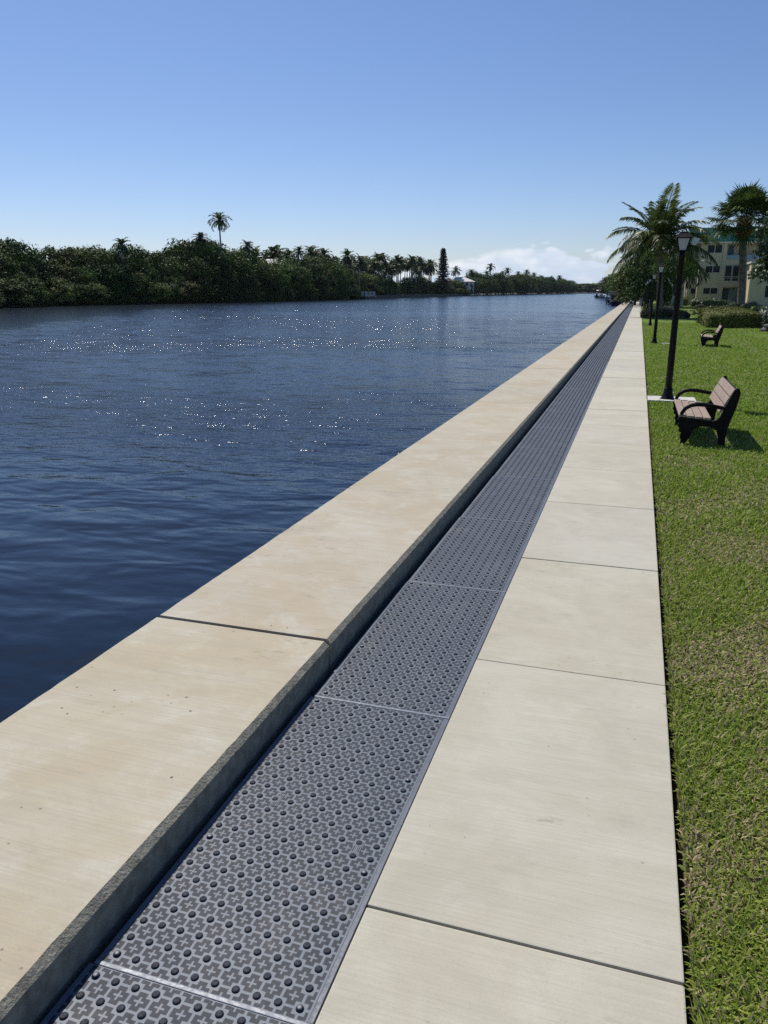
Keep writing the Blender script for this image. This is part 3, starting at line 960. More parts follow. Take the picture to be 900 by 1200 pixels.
for kx, (x, y, h) in enumerate(((-96.8, 455, 3.2), (-96.8, 463, 3.0), (-96.8, 471, 3.2), (-97.5, 445, 4.0), (-101, 432, 5))):
    plant('bush', 'round dark bush in front of the white house with the wide hip roof', 'bush', (x, y, -.5), mang_cr[kx], None, (h * 1.5, h * 1.5, h), kx, 'bushes before the white house')
# the wood closing the canal
far_me = crown_mesh('distant_trees', 91, M['mangrove'], 260, 110, 0.10, 1.0, 0.0, 1.0, 0.9, 0.2, 0.1)
for_o = link('distant_trees', far_me)
for_o.location = (-45, 1165, -0.6); for_o.scale = (85, 160, 12.5)
tag(for_o, 'hazy line of distant trees closing the end of the canal', 'trees', kind='stuff')

# ---- structures of the left bank
M['white'] = worn('white painted wall', (0.72, 0.72, 0.70), 0.7, 0, 2, 0.1, 0)
M['roofw'] = worn('pale tiled roof', (0.66, 0.64, 0.61), 0.7, 0, 3, 0.12, 0.3, 0.03)
M['glass'] = worn('dark window glass', (0.02, 0.025, 0.032), 0.25, 0, 1, 0.2, 0, spec=0.15)
M['wood'] = worn('grey dock timber', (0.33, 0.31, 0.29), 0.85, 0, 4, 0.3, 0.3, 0.01)
M['bankwall'] = worn('dark stained seawall', (0.09, 0.085, 0.075), 0.9, 0, 0.8, 0.35, 0.3, 0.02)

def hip_house(name, label, loc, wx, wy, eave, top, nwin):
    t_ = thing(name, label, 'house', loc)
    b = MB(); b.box(-wx, wx, -wy, wy, 0, eave); b.build('wall', [M['white']], t_)
    o = 0.9
    b = MB()
    A = [(-wx - o, -wy - o, eave + 0.01), (wx + o, -wy - o, eave + 0.01), (wx + o, wy + o, eave + 0.01), (-wx - o, wy + o, eave + 0.01)]
    B_ = [(-wx * .3, -wy * .4, top), (wx * .3, -wy * .4, top), (wx * .3, wy * .4, top), (-wx * .3, wy * .4, top)]
    for k_ in range(4): b.quad(A[k_], A[(k_ + 1) % 4], B_[(k_ + 1) % 4], B_[k_])
    b.quad(*B_); b.quad(*A[::-1])
    b.build('roof', [M['roofw']], t_)
    for s in range(nwin):
        x = -wx + (s + 0.5) * 2 * wx / nwin
        b = MB(); b.box(x - 0.7, x + 0.7, -wy - 0.06, -wy + 0.05, eave - 2.3, eave - 0.7); b.build('window', [M['glass']], t_)
        y = -wy + (s + 0.5) * 2 * wy / nwin
        b = MB(); b.box(wx - 0.05, wx + 0.06, y - 0.8, y + 0.8, eave - 2.6, eave - 0.6); b.build('window', [M['glass']], t_)
    return t_

hip_house('house', 'white house with wide pale hip roof on the far shore right of the pine', (-104, 476, -0.6), 7.2, 6.5, 7.9, 10.6, 4)
hip_house('house', 'pale grey roofed house almost hidden among the left mangroves', (-106, 222, -0.6), 4.2, 5, 9.4, 11.6, 3)
hip_house('house', 'white house seen in gaps between the grove palms', (-118, 335, -0.6), 9.0, 18, 8.4, 11.6, 6)
b = MB()
for a, c in zip([(bank_x(y), y) for y in range(262, 470, 16)], [(bank_x(y), y) for y in range(278, 486, 16)]):
    b.prism([(a[0] - 1.2, a[1]), (a[0] + 0.5, a[1]), (c[0] + 0.5, c[1]), (c[0] - 1.2, c[1])], 'z', -1.5, 0.25)
tag(b.build('bank_wall', [M['bankwall']]), 'dark low seawall along the far left shore below the palm grove', 'seawall')
dk = thing('dock', 'grey timber dock with a white slatted rail on the left bank', 'dock', (-91.5, 262, -0.9))
b = MB(); b.box(-4.6, 4.4, -1.6, 1.6, 0.85, 1.05); b.build('deck', [M['wood']], dk)
for x in (-4, -1.4, 1.2, 3.8):
    for y in (-1.3, 1.3):
        b = MB(); b.tube([(x, y, -1), (x, y, 0.84)], 0.14, 8); b.build('leg', [M['bankwall']], dk)
b = MB()
for s in range(7): b.box(-4.5 + s * 1.42, -4.5 + s * 1.42 + 0.85, -1.62, -1.5, 1.06, 2.6)
b.box(-4.5, 4.87, -1.49, -1.42, 1.3, 1.5); b.box(-4.5, 4.87, -1.49, -1.42, 2.2, 2.4)
b.build('railing', [M['white']], dk)
for s, (x, y) in enumerate(((-94.4, 260.2), (-92.2, 260.2))):
    b = MB(); b.lathe([(0.2, -3), (0.18, 8.2), (0.02, 8.9)], (0, 0, 0), 9)
    o = b.build('mooring_pile', [M['wood']]); o.location = (x, y, 0)
    tag(o, ('tall pale mooring pile at the left half of the timber dock', 'tall pale mooring pile nearer the middle of the timber dock')[s], 'mooring pile', 'mooring piles at the dock')

# ------------------------------------------------------------------ air
hz_m = bpy.data.materials.new('pale air'); hz_m.use_nodes = True
hz_m.node_tree.nodes.remove(hz_m.node_tree.nodes['Principled BSDF'])
pv = hz_m.node_tree.nodes.new('ShaderNodeVolumePrincipled')
pv.inputs['Color'].default_value = (0.72, 0.82, 0.95, 1)
pv.inputs['Density'].default_value = 0.000035
pv.inputs['Anisotropy'].default_value = 0.2
hz_m.node_tree.links.new(pv.outputs[0], hz_m.node_tree.nodes['Material Output'].inputs['Volume'])
b = MB(); b.box(-6500, 6500, -6500, 8500, -4.3, 32)
tag(b.build('haze', [hz_m]), kind='stuff')

# ------------------------------------------------------------------ lamps
M['black'] = worn('black painted metal', (0.006, 0.006, 0.007), 0.5, 0, 14, 0.3, 0.12, 0.002, spec=0.18)
M['opal'], t_m, b_m = material('frosted lantern glass', (0.62, 0.66, 0.74), 0.35)
b_m.inputs['Transmission Weight'].default_value = 0.35
M['pad'] = worn('pale concrete footing', (0.52, 0.50, 0.45), 0.9, 0, 6, 0.12, 0.3)

def lamp():
    t_ = thing('lamp_post', '', 'street lamp')
    b = MB(); b.lathe([(0.125, -0.04), (0.125, 0.02), (0.10, 0.05), (0.075, 0.12), (0.066, 0.20), (0.060, 0.21)], seg=18); b.build('base', [M['black']], t_)
    b = MB(); b.lathe([(0.056, 0.19), (0.052, 1.0), (0.042, 2.25), (0.054, 2.26), (0.054, 2.29), (0.036, 2.30), (0.05, 2.335)], seg=16); b.build('post', [M['black']], t_)
    lan = link('lantern', bpy.data.meshes.new('lantern_frame'), t_)
    b = MB()
    w0, w1, z0, z1 = 0.052, 0.098, 2.335, 2.53
    b.box(-w0 - .012, w0 + .012, -w0 - .012, w0 + .012, z0 - .004, z0 + .012)
    for sx_ in (-1, 1):
        for sy_ in (-1, 1):
            b.tube([(sx_ * w0, sy_ * w0, z0), (sx_ * w1, sy_ * w1, z1)], 0.010, 6)
    b.box(-w1 - .012, w1 + .012, -w1 - .012, w1 + .012, z1 - .006, z1 + .008)
    bm_me = b.mesh('lantern_frame', [M['black']])
    lan.data = bm_me
    for a in range(4):
        b = MB()
        pts = [(-w0, -w0, z0 + .014), (w0, -w0, z0 + .014), (w1 - .002, -w1 + .002, z1 - .008), (-w1 + .002, -w1 + .002, z1 - .008)]
        A = [Vector(p) for p in pts]; inn = [Vector((p[0], p[1] + 0.005, p[2])) for p in pts]
        b.quad(*A); b.quad(*inn[::-1])
        for k_ in range(4): b.quad(A[k_], inn[k_], inn[(k_ + 1) % 4], A[(k_ + 1) % 4])
        p_ = b.build('pane', [M['opal']], lan)
        p_.rotation_euler.z = a * math.pi / 2
    b = MB()
    rr_ = [(0.140, 2.525), (0.140, 2.536), (0.066, 2.605), (0.066, 2.615), (0.02, 2.628)]
    rings = [[b.bm.verts.new((sx_ * r_, sy_ * r_, z_)) for sx_, sy_ in ((-1, -1), (1, -1), (1, 1), (-1, 1))] for r_, z_ in rr_]
    for a_, c_ in zip(rings, rings[1:]):
        for k_ in range(4): b.bm.faces.new((a_[k_], a_[(k_ + 1) % 4], c_[(k_ + 1) % 4], c_[k_]))
    b.bm.faces.new(rings[0][::-1]); b.bm.faces.new(rings[-1])
    b.build('roof', [M['black']], t_)
    return t_

lamp0 = lamp()
lab = {0: 'nearest black lantern post, its base on a pale strip beside the near bench',
       1: 'second black lantern post from the viewer, on the lawn before the palm bed',
       2: 'third black lantern post, in front of the grassy bed',
       3: 'fourth black lantern post, rising out of the grassy palm bed'}
for k_, (x, y) in enumerate(((0.58, 13.53), (0.617, 28.64), (0.645, 43.6), (0.60, 58.2), (0.57, 72.5), (0.55, 87), (0.45, 101.5), (-0.3, 152))):
    o = lamp0 if k_ == 0 else copy_tree(lamp0)
    o.location = (x, y, -0.03)
    o['label'] = lab.get(k_, 'small far black lantern post in the row beyond the palm')
    o['group'] = 'lantern posts along the lawn'
    if k_ == 7: o['label'] = 'farthest lantern post with a white head, near the end of the path'; 
# the near lantern has one glass pane swung out to the right
lan0 = [c for c in lamp0.children if c.name.startswith('lantern')][0]
b = MB()
pts = [(-0.03, 0, 0), (0.03, 0, 0), (0.064, 0, 0.115), (-0.064, 0, 0.115)]
A = [Vector(p) for p in pts]; inn = [Vector((p[0], 0.006, p[2])) for p in pts]
b.quad(*A); b.quad(*inn[::-1])
for k_ in range(4): b.quad(A[k_], inn[k_], inn[(k_ + 1) % 4], A[(k_ + 1) % 4])
p_ = b.build('open_pane', [M['opal']], lan0)
p_.location = (0.155, 0.02, 2.425); p_.rotation_euler = (R(8), R(16), R(12))
b = MB(); b.box(wx1 + 0.012, 1.02, 13.28, 13.86, -0.12, -0.004)
strip_o = b.build('concrete_strip', [M['pad']], None, 0.01); tag(strip_o, kind='structure')
b = MB(); b.box(0.86, 1.28, 28.2, 28.5, -0.1, -0.0)
tag(b.build('utility_lid', [M['pad']], None, 0.01), 'small pale utility lid in the lawn beside the second lantern post', 'utility lid')

# ------------------------------------------------------------------ benches
M['slat'] = worn('pinkish brown plastic slat', (0.315, 0.23, 0.175), 0.6, 0, 9, 0.16, 0.2, 0.002)
M['bframe'] = worn('black bench frame', (0.008, 0.007, 0.008), 0.6, 0, 10, 0.3, 0.1, 0.002, spec=0.15)

def bench():
    t_ = thing('park_bench', '', 'bench')
    H2 = 0.73
    out = [(.02, 0), (.07, 0), (.125, .10), (.155, .185), (.22, .225), (.33, .225), (.405, .185), (.43, .10), (.435, 0), (.515, 0), (.508, .10), (.515, .20),
           (.55, .33), (.585, .46), (.607, .57), (.612, .63), (.598, .668), (.572, .68), (.545, .662), (.530, .62), (.47, .45), (.425, .345), (.385, .302), (.33, .292),
           (.02, .322), (-.022, .318), (-.03, .29), (-.012, .255), (-.028, .22), (.0, .195), (-.012, .165), (.022, .14), (.012, .09), (.03, .06)]
    for y in (-H2, H2 - 0.05):
        b = MB(); b.prism(out, 'y', y, y + 0.05); b.build('end_frame', [M['bframe']], t_, 0.006)
        arm = [(.005, .315), (.012, .37), (.045, .425), (.10, .462), (.17, .478), (.25, .476), (.34, .462), (.43, .448), (.475, .438)]
        b = MB(); b.tube([(x, y + 0.025, z) for x, z in arm], [.021, .022, .023, .024, .025, .025, .024, .022, .02], 10); b.build('armrest', [M['bframe']], t_)
    for k_ in range(4):
        x = -0.018 + k_ * 0.0905
        z = 0.322 - 0.0075 * k_
        b = MB(); b.box(x, x + 0.078, -H2 + 0.004, H2 - 0.004, z + .003, z + 0.030); b.build('seat_slat', [M['slat']], t_, 0.006)
    dv = Vector((0.118, 0, 0.235)).normalized(); nv = Vector((-dv.z, 0, dv.x))
    for k_ in range(3):
        p = Vector((0.432, 0, 0.385)) + dv * (k_ * 0.103)
        c = [p, p + dv * 0.094, p + dv * 0.094 + nv * 0.028, p + nv * 0.028]
        b = MB(); b.prism([(v.x, v.z) for v in c], 'y', -H2 + 0.012, H2 - 0.012); b.build('back_slat', [M['slat']], t_, 0.006)
        b = MB(); q_ = p + dv * 0.075
        b.tube([(q_.x + 0.03, -H2 + 0.05, q_.z - 0.012), (q_.x + 0.03, H2 - 0.05, q_.z - 0.012)], 0.022, 8); b.build('back_rail', [M['bframe']], t_)
    b = MB(); b.box(0.06, 0.30, -H2 + 0.05, H2 - 0.05, 0.245, 0.285); b.build('stretcher', [M['bframe']], t_, 0.004)
    return t_

bench0 = bench()
bench0.location = (0.575, 10.28, -0.035)
bench0['label'] = 'near slatted bench with pinkish boards and black frame beside the first lantern post'
bench0['group'] = 'benches on the lawn'
b2 = copy_tree(bench0)
b2.location = (2.06, 27.9, -0.035)
b2.rotation_euler.z = R(-3)
b2['label'] = 'farther slatted bench with black frame on the lawn in front of the hedge'

# ------------------------------------------------------------------ hedge and shrubs on the right
def hedge(name, label, x0, x1, y0, y1, h, n, mat, leaf=0.07, seed=3, cat='hedge'):
    r = np.random.default_rng(seed)
    t_ = thing(name, label, cat, ((x0 + x1) / 2, (y0 + y1) / 2, -0.03))
    W, D = (x1 - x0) / 2, (y1 - y0) / 2
    C = r.uniform(-1, 1, (n, 3))
    ax_ = r.integers(0, 4, n)
    fz = np.where(ax_ == 0, 1.0, 0.5 + 0.5 * C[:, 2])
    C[:, 2] = fz
    C[ax_ == 1, 1] = -1; C[ax_ == 2, 0] = np.sign(C[ax_ == 2, 0]); C[ax_ == 3, 1] = 1
    C = C * np.array([W, D, h]) + r.normal(size=(n, 3)) * np.array([.07, .07, .035])
    C[:, 2] += 0.05 * np.sin(C[:, 0] * 3 + 1) * (C[:, 2] > h * .8)
    C[:, 2] *= 0.90 + 0.22 * (C[:, 1] / D + 1) / 2
    C[:, 2] = np.maximum(C[:, 2], 0.02)
    N = np.stack([C[:, 0] / W, C[:, 1] / D, C[:, 2] / h], 1) * np.where(ax_ == 0, .15, 1.0)[:, None] + np.where(ax_ == 0, 1.0, 0.0)[:, None] * np.array([0, 0, 1.0]) + r.normal(size=(n, 3)) * 0.38
    v, q = leaves(C, N, leaf * r.uniform(.6, 1.4, n), .6)
    link('foliage', np_mesh('foliage', v, q, [mat], np.repeat(np.clip(r.normal(.5, .25, n), 0, 1), 4)[:, None] * np.ones((1, 3))), t_)
    b = MB()
    nb = 26
    for s in range(nb):
        x, y = r.uniform(-W * .9, W * .9), r.uniform(-D * .8, D * .8)
        b.tube([(x, y, -.03), (x + r.uniform(-.1, .1), y + r.uniform(-.1, .1), h * .5), (x + r.uniform(-.2, .2), y + r.uniform(-.2, .2), h * .9)], [.022, .016, .006], 5)
    b.build('stems', [M['bark']], t_)
    return t_

hedge('hedge', 'clipped square hedge with a sunlit pale green top behind the far bench', 3.38, 5.75, 42.2, 48.5, 0.74, 24000, M['hedge'], 0.085, 3)
hedge('hedge', 'loose darker hedge continuing right of the clipped square hedge', 5.78, 9.0, 41.8, 45.0, 0.83, 9000, M['broad'], 0.10, 4)
hedge('hedge', 'low dark hedge under the windows of the apartment building', 5.9, 9.2, 99.5, 101, 0.78, 5000, M['broad'], 0.14, 5)
hedge('hedge', 'low sunlit hedge left of the apartment building behind the lantern post', 2.9, 5.7, 105, 107, 0.95, 4000, M['hedge'], 0.14, 6)


def grassy_mound(name, label, cat, loc, rx, ry, h, n, mat, seed, blade=0.35, bw=0.012):
    """arching strap leaves springing from many tufts"""
    r = np.random.default_rng(seed)
    ang = r.uniform(0, 6.283, n); rad = np.sqrt(r.random(n))
    base = np.stack([np.cos(ang) * rad * rx, np.sin(ang) * rad * ry, np.zeros(n)], 1)
    az_ = r.uniform(0, 6.283, n)
    hh_ = h * (1 - 0.55 * rad ** 2) * r.uniform(.55, 1.1, n)
    d = np.stack([np.cos(az_), np.sin(az_), np.zeros(n)], 1)
    s = np.stack([-np.sin(az_), np.cos(az_), np.zeros(n)], 1) * bw
    zv = np.array([[0, 0, 1.0]])
    m1 = base + d * (hh_ * .25)[:, None] + zv * (hh_ * .72)[:, None]
    tp = base + d * (hh_ * .7 * r.uniform(.6, 1.2, n))[:, None] + zv * (hh_ * r.uniform(.6, 1.05, n))[:, None]
    v = np.stack([base - s, base + s, m1 + s, m1 - s, tp], 1).reshape(-1, 3)
    i0 = np.arange(n) * 5
    me_ = np_mesh('foliage', v, np.stack([i0, i0 + 1, i0 + 2, i0 + 3], 1), [mat], np.repeat(r.random(n), 5)[:, None] * np.ones((1, 3)), np.stack([i0 + 3, i0 + 2, i0 + 4], 1))
    t_ = thing(name, label, cat, loc)
    link('foliage', me_, t_)
    return t_

bl = 'grey green grassy clump in the bed around the coconut palm'
for k_, (x, y, rx, ry, h) in enumerate(((0.75, 56.4, .55, .9, .62), (1.55, 56.0, .6, .9, .80), (2.35, 56.3, .6, .9, .72), (2.85, 57.4, .5, .9, .6), (0.72, 58.4, .5, .9, .8), (1.7, 59.3, .9, .9, .85))):
    grassy_mound('ornamental_grass', bl, 'shrub', (x, y, -.04), rx, ry, h, 1800, M['shrubgrey'], 60 + k_, bw=0.022)['group'] = 'grassy clumps around the palm'
shr_cr = [crown_mesh('crown', 110 + s, M['shrubgrey'], 22, 110, 0.08, 0.55, 0.0, 1.0, 0.9, 0.17) for s in range(2)]
brd_cr = [crown_mesh('crown', 120 + s, M['broad'], 22, 110, 0.08, 0.55, 0.0, 1.0, 0.9, 0.17) for s in range(3)]
for (x, y, w_, h, cr_, lb_) in (
        (4.15, 60.5, 1.1, .85, shr_cr[0], 'grey green rounded shrub on the lawn left of the square hedge'),
        (5.2, 62.5, 1.1, .78, brd_cr[0], 'reddish dark shrub behind the left end of the square hedge'),
        (6.0, 58.0, 1.3, 1.0, brd_cr[1], 'dark shrub at the foot of the fan palm, left side'),
        (7.2, 58.5, 1.5, 1.05, shr_cr[1], 'grey shrub at the foot of the fan palm, right side'),
        (9.6, 104, 2.2, .8, brd_cr[2], 'rounded shrub beside the blue doors of the apartment building'),
        (6.4, 43.2, 1.2, 1.15, brd_cr[0], 'dark leafy shrub standing in the right hedge near the broad leaved tree'),
        (3.7, 103, 1.6, 1.2, brd_cr[1], 'small dark bush by the parked car behind the palm')):
    plant('shrub', lb_, 'shrub', (x, y, -.05), cr_, None, (w_, w_, h), random.uniform(0, 6))
# dark rock at the right end
M['rock'] = worn('dark weathered rock', (0.06, 0.058, 0.055), 0.8, 0, 6, 0.5, 0.7, 0.02)
bm_ = bmesh.new(); bmesh.ops.create_icosphere(bm_, subdivisions=4, radius=1)
for v in bm_.verts:
    p = v.co.copy()
    f = 1 + 0.16 * math.sin(3.1 * p.x + 1) * math.cos(2.7 * p.y) + 0.10 * math.sin(6 * p.z + 4 * p.x) + 0.04 * math.sin(13 * p.y + 9 * p.x)
    v.co = Vector((p.x * .52 * f, p.y * .4 * f, max(-.2, p.z * .28 * f)))
rm = bpy.data.meshes.new('boulder'); bm_.to_mesh(rm); bm_.free(); rm.materials.append(M['rock'])
for p_ in rm.polygons: p_.use_smooth = True
o = link('boulder', rm); o.location = (5.75, 38.6, 0.08)
tag(o, 'dark low boulder on the grass at the right hedge', 'boulder')

# ------------------------------------------------------------------ coconut palm
def curved_trunk(name, pts, rads, mat, parent, rings=0.09, seg=14):
    P = [Vector(p) for p in pts]
    total = sum((a - c).length for a, c in zip(P, P[1:]))
    n = int(total / rings)
    q, r_ = [], []
    for i in range(n + 1):
        f = i / n * (len(P) - 1)
        k_ = min(int(f), len(P) - 2); u = f - k_
        q.append(P[k_].lerp(P[k_ + 1], u))
        r_.append((rads[k_] * (1 - u) + rads[k_ + 1] * u) * (1.0 + (0.06 if i % 2 else -0.02) + random.uniform(-.02, .02)))
    b = MB(); b.tube(q, r_, seg)
    return b.build(name, [mat], parent)

cp = thing('coconut_palm', 'tall coconut palm with arching feathery fronds rising from the grassy bed', 'palm tree', (1.42, 58, -0.04))
curved_trunk('trunk', [(0, 0, -.1), (-.03, 0, .4), (-.10, 0, 1.6), (-.22, 0, 3.0), (-.36, 0, 4.3), (-.42, 0, 4.9)], [.36, .26, .21, .19, .17, .15], M['palmbark'], cp)
r_ = np.random.default_rng(12)
V, Q, TT = [], [], []
fr = []
nF = 34
for i_ in range(nF):
    f = (i_ + .5) / nF
    fr.append((i_ * 2.39996 + r_.uniform(-.25, .25), 1.45 - 1.35 * f + r_.uniform(-.1, .1), (2.9 + 0.5 * math.sin(3.1 * f)) * r_.uniform(.9, 1.08), (0.75 + 1.0 * f), 0.35 + 0.6 * f))
# a few fronds that give the outline its look
fr += [(math.pi * .97, 1.02, 3.6, 0.5, .3), (math.pi * 1.02, 0.68, 3.1, 0.9, .4), (math.pi, 0.22, 3.5, 1.2, .8), (math.pi * 1.05, -0.12, 3.7, 1.15, .9),
       (0.1, 0.5, 4.0, 1.25, .7), (-.15, 0.1, 4.2, 1.1, .9), (0.0, -0.25, 4.0, 0.9, 1.0), (1.2, 1.35, 4.1, .5, .3), (-1.3, 1.3, 4.0, .6, .3)]
for (a_, e_, L_, ar_, hg_) in fr:
    frond(V, Q, TT, (0.1 * math.cos(a_), 0.1 * math.sin(a_), 0.0), a_, e_, L_, ar_, 46, 0.9, hg_, r_, r_.uniform(.1, .7), 0.075, .45)
c_ = link('crown', np_mesh('crown', np.concatenate(V), np.concatenate(Q), [M['coco']], np.concatenate(TT)[:, None] * np.ones((1, 3))), cp)
c_.location = (-.43, 0, 4.9)
b = MB(); b.lathe([(.16, 4.5), (.27, 4.75), (.22, 5.2), (.08, 5.6)], (-.42, 0, 0), 10); b.build('boot', [M['boot']], cp)

# ------------------------------------------------------------------ sabal palm
spm = thing('fan_palm', 'cabbage palm with round head of fan leaves and a brown boot collar', 'palm tree', (6.75, 60, -0.04))
curved_trunk('trunk', [(0, 0, -.1), (-.02, 0, 1), (-.16, 0, 3), (-.38, 0, 5.3)], [.30, .25, .24, .22], M['palmbark'], spm)
b = MB()
for k_ in range(60):                                        # overlapping old leaf bases
    a_ = k_ * 2.4; f = k_ / 60
    z = 5.1 + 1.25 * f
    rr0 = .24 + .22 * math.sin(math.pi * (0.15 + .8 * f))
    p0 = Vector((-.40 + math.cos(a_) * .16, math.sin(a_) * .16, z - .15)); p1 = Vector((-.40 + math.cos(a_) * rr0, math.sin(a_) * rr0, z + .16)); p2 = Vector((-.40 + math.cos(a_) * (rr0 + .05), math.sin(a_) * (rr0 + .05), z + .34))
    b.tube([p0, p1, p2], [.07, .065, .03], 6)
b.build('boot', [M['boot']], spm)

def fan_leaf(V, Q, TT, o, az_, el, pet, rad, r, tint):
    d = np.array([math.cos(az_) * math.cos(el), math.sin(az_) * math.cos(el), math.sin(el)])
    side = np.array([-math.sin(az_), math.cos(az_), 0.0])
    up = np.cross(d, side); up = -up if up[2] < 0 else up
    b0 = sum(len(v) for v in V); vs, qs, ts = [], [], []
    hub = np.array(o) + d * pet + np.array([0, 0, -0.12 * pet])
    wv = side * .018
    vs += [np.array(o) - wv, np.array(o) + wv, hub + wv, hub - wv]; qs.append((b0, b0 + 1, b0 + 2, b0 + 3)); ts += [tint] * 4
    ns = 30
    for k_ in range(ns):
        a_ = (k_ / (ns - 1) - .5) * 3.9
        dr = d * math.cos(a_) + side * math.sin(a_)
        L = rad * (0.72 + .28 * math.cos(a_ * .6)) * r.uniform(.88, 1.08)
        fold = up * (0.12 if k_ % 2 else -.02)
        mid = hub + dr * L * .55 + fold * L * .3
        tip = hub + dr * L * .95 + np.array([0, 0, -L * r.uniform(.05, .38)])
        ws = np.cross(dr, up) * 0.040 * rad
        vs += [hub - ws * .2, mid - ws, tip, mid + ws]
        j = b0 + len(vs) - 4
        qs.append((j, j + 1, j + 2, j + 3)); ts += [np.clip(tint + r.uniform(-.2, .2), 0, 1)] * 4
    V.append(np.array(vs)); Q.append(np.array(qs)); TT.append(np.array(ts))

V, Q, TT = [], [], []
r_ = np.random.default_rng(33)
for i_ in range(58):
    f = (i_ + .5) / 58
    fan_leaf(V, Q, TT, (-.40, 0, 6.25), i_ * 2.39996 + r_.uniform(-.2, .2), 1.45 - 1.85 * f + r_.uniform(-.12, .12), r_.uniform(1.2, 1.8), r_.uniform(1.15, 1.45), r_, r_.uniform(.15, .75))
link('crown', np_mesh('crown', np.concatenate(V), np.concatenate(Q), [M['sabal']], np.concatenate(TT)[:, None] * np.ones((1, 3))), spm)

# ------------------------------------------------------------------ broad leaved tree at the right edge
br = thing('broadleaf_tree', 'glossy broad leaved tree at the right edge in front of the building', 'tree', (7.6, 50, -0.05))
link('trunk', trunk_mesh('trunk', 8, M['bark'], 4.3, .13, 3, .9), br)
c_ = link('crown', crown_mesh('crown', 130, M['broad'], 46, 190, .040, .46, .30, 1.0, .9, .105), br)
c_.scale = (4.3, 4.3, 6.4)

# ------------------------------------------------------------------ trees of the right bank beyond the palm
rt_cr = [crown_mesh('crown', 140 + s, M['mangrove'], 36, 150, 0.047, 0.5, 0.03, 1.0, 0.9, 0.14) for s in range(3)]
rt_tr = [trunk_mesh('trunk', 30 + s, M['bark'], 0.7, 0.022, 2, 0.2) for s in range(2)]
for k_, (x, y, w_, h) in enumerate(((1.0, 96, 6.0, 6.6), (-0.6, 108, 6.0, 6.4), (1.4, 118, 8.0, 7.0), (3.9, 126, 8, 7.5), (6.3, 130, 7, 7.5), (-1.4, 200, 9, 7.2), (-3.5, 215, 8, 6.4), (-4.5, 240, 9, 7.5),
                                   (1.5, 205, 12, 10), (6.0, 200, 12, 10.5), (12, 205, 14, 11), (-6, 275, 11, 8.0), (-8.5, 320, 13, 8.5), (-11.5, 370, 15, 9.0), (-12.5, 440, 18, 9.5), (19, 210, 15, 11))):
    plant('bank_tree', 'dark shady tree of the clump at the end of the path' if y < 199 else 'dark far tree on the right bank past the end of the path', 'tree', (x, y, -.3), rt_cr[k_ % 3], rt_tr[k_ % 2], (w_, w_, h), random.uniform(0, 6), 'shady trees at the end of the path' if y < 199 else 'far trees on the right bank')
# pale arching trunks showing behind the lantern posts
b = MB()
b.tube([(0, 0, -.1), (.2, 0, 1.0), (.05, 0, 2.2), (-.6, 0, 3.2)], [.16, .13, .11, .07], 8)
b.tube([(.15, 0, .9), (.8, .1, 1.9), (1.3, 0, 2.9), (1.2, 0, 3.8)], [.11, .09, .08, .05], 8)
M['palebark'] = worn('pale smooth bark', (0.30, 0.28, 0.25), 0.8, 0, 5, .25, .3, .01)
bt = thing('pale_tree', 'small tree with pale bent limbs behind the lantern posts', 'tree', (3.3, 92, -.05))
b.build('trunk', [M['palebark']], bt)
c_ = link('crown', crown_mesh('crown', 150, M['mangrove'], 26, 120, .05, .5, .45, 1.0, .9, .13), bt); c_.scale = (5, 5, 5.4)
# palms beyond
for k_, (x, y, zt, lb_) in enumerate(((0.3, 104, 4.6, 'young palm left of the coconut palm among the shady trees'), (4.6, 98, 3.4, 'short palm hanging in front of the left wing of the building'))):
    royal_palm(lb_, (x, y, -.2), zt, k_ + 1, csc=.8)
hedge('hedge', 'low brown green hedge across the end of the path', -2.0, 6, 187.5, 189, .55, 4000, M['shrubgrey'], .2, 9)

# ------------------------------------------------------------------ apartment building
M['stucco'] = worn('cream stucco', (0.56, 0.48, 0.34), 0.9, 0, 2.5, .08, .2, .005)
M['stucco_lit'] = worn('sunlit stucco pillar', (0.66, 0.52, 0.36), 0.9, 0, 2.5, .08, .2, .005)  # the wall stucco lightened and warmed, sunlight put into its colour
M['green'] = worn('green standing seam metal', (0.050, 0.235, 0.185), 0.5, 0.0, 1.2, .15, .1, .01)
M['teal'] = worn('teal painted door', (0.035, 0.11, 0.15), 0.5, 0, 3, .15, 0)
M['bluegl'] = worn('pale blue balcony glass', (0.20, 0.33, 0.38), 0.25, 0, 2, .1, 0)
M['trimw'] = worn('off white trim', (0.62, 0.60, 0.54), 0.7, 0, 3, .08, 0)
ap = thing('apartment_building', 'cream three storey apartment building with green metal roof and teal doors', 'building', (0, 0, 0))
FY = 112.0
b = MB()
b.box(7.05, 9.75, FY, FY + 14, -.3, 7.8)                    # left wing with paired windows
b.box(5.95, 7.05, FY + 2, FY + 14, -.3, 7.7)                # set-back end
b.box(9.75, 14.6, FY + 1.6, FY + 14, -.3, 7.79)             # back of the balcony bay
b.box(9.75, 10.16, FY - .1, FY + 1.6, -.3, 7.78)            # pier
b.box(10.16, 14.6, FY - .05, FY + 1.6, 2.2, 2.95)           # floor bands
b.box(10.16, 14.6, FY - .05, FY + 1.6, 4.95, 5.62)
b.box(10.16, 14.6, FY - .05, FY + 1.6, 7.50, 7.77)
for x in (11.05, 11.92, 12.6): b.box(x - .05, x + .05, FY - .04, FY + .12, 2.95, 4.95)
b.box(14.6, 26, FY + 0.5, FY + 14, -.3, 7.76)
b.build('wall', [M['stucco']], ap)
b = MB(); b.box(12.55, 22, 104, FY + .4, -.3, 4.9); o = b.build('wing_wall', [M['stucco']], ap)
b = MB(); b.box(12.30, 12.548, 103.9, 105.6, -.3, 4.75); b.build('pillar', [M['stucco_lit']], ap)
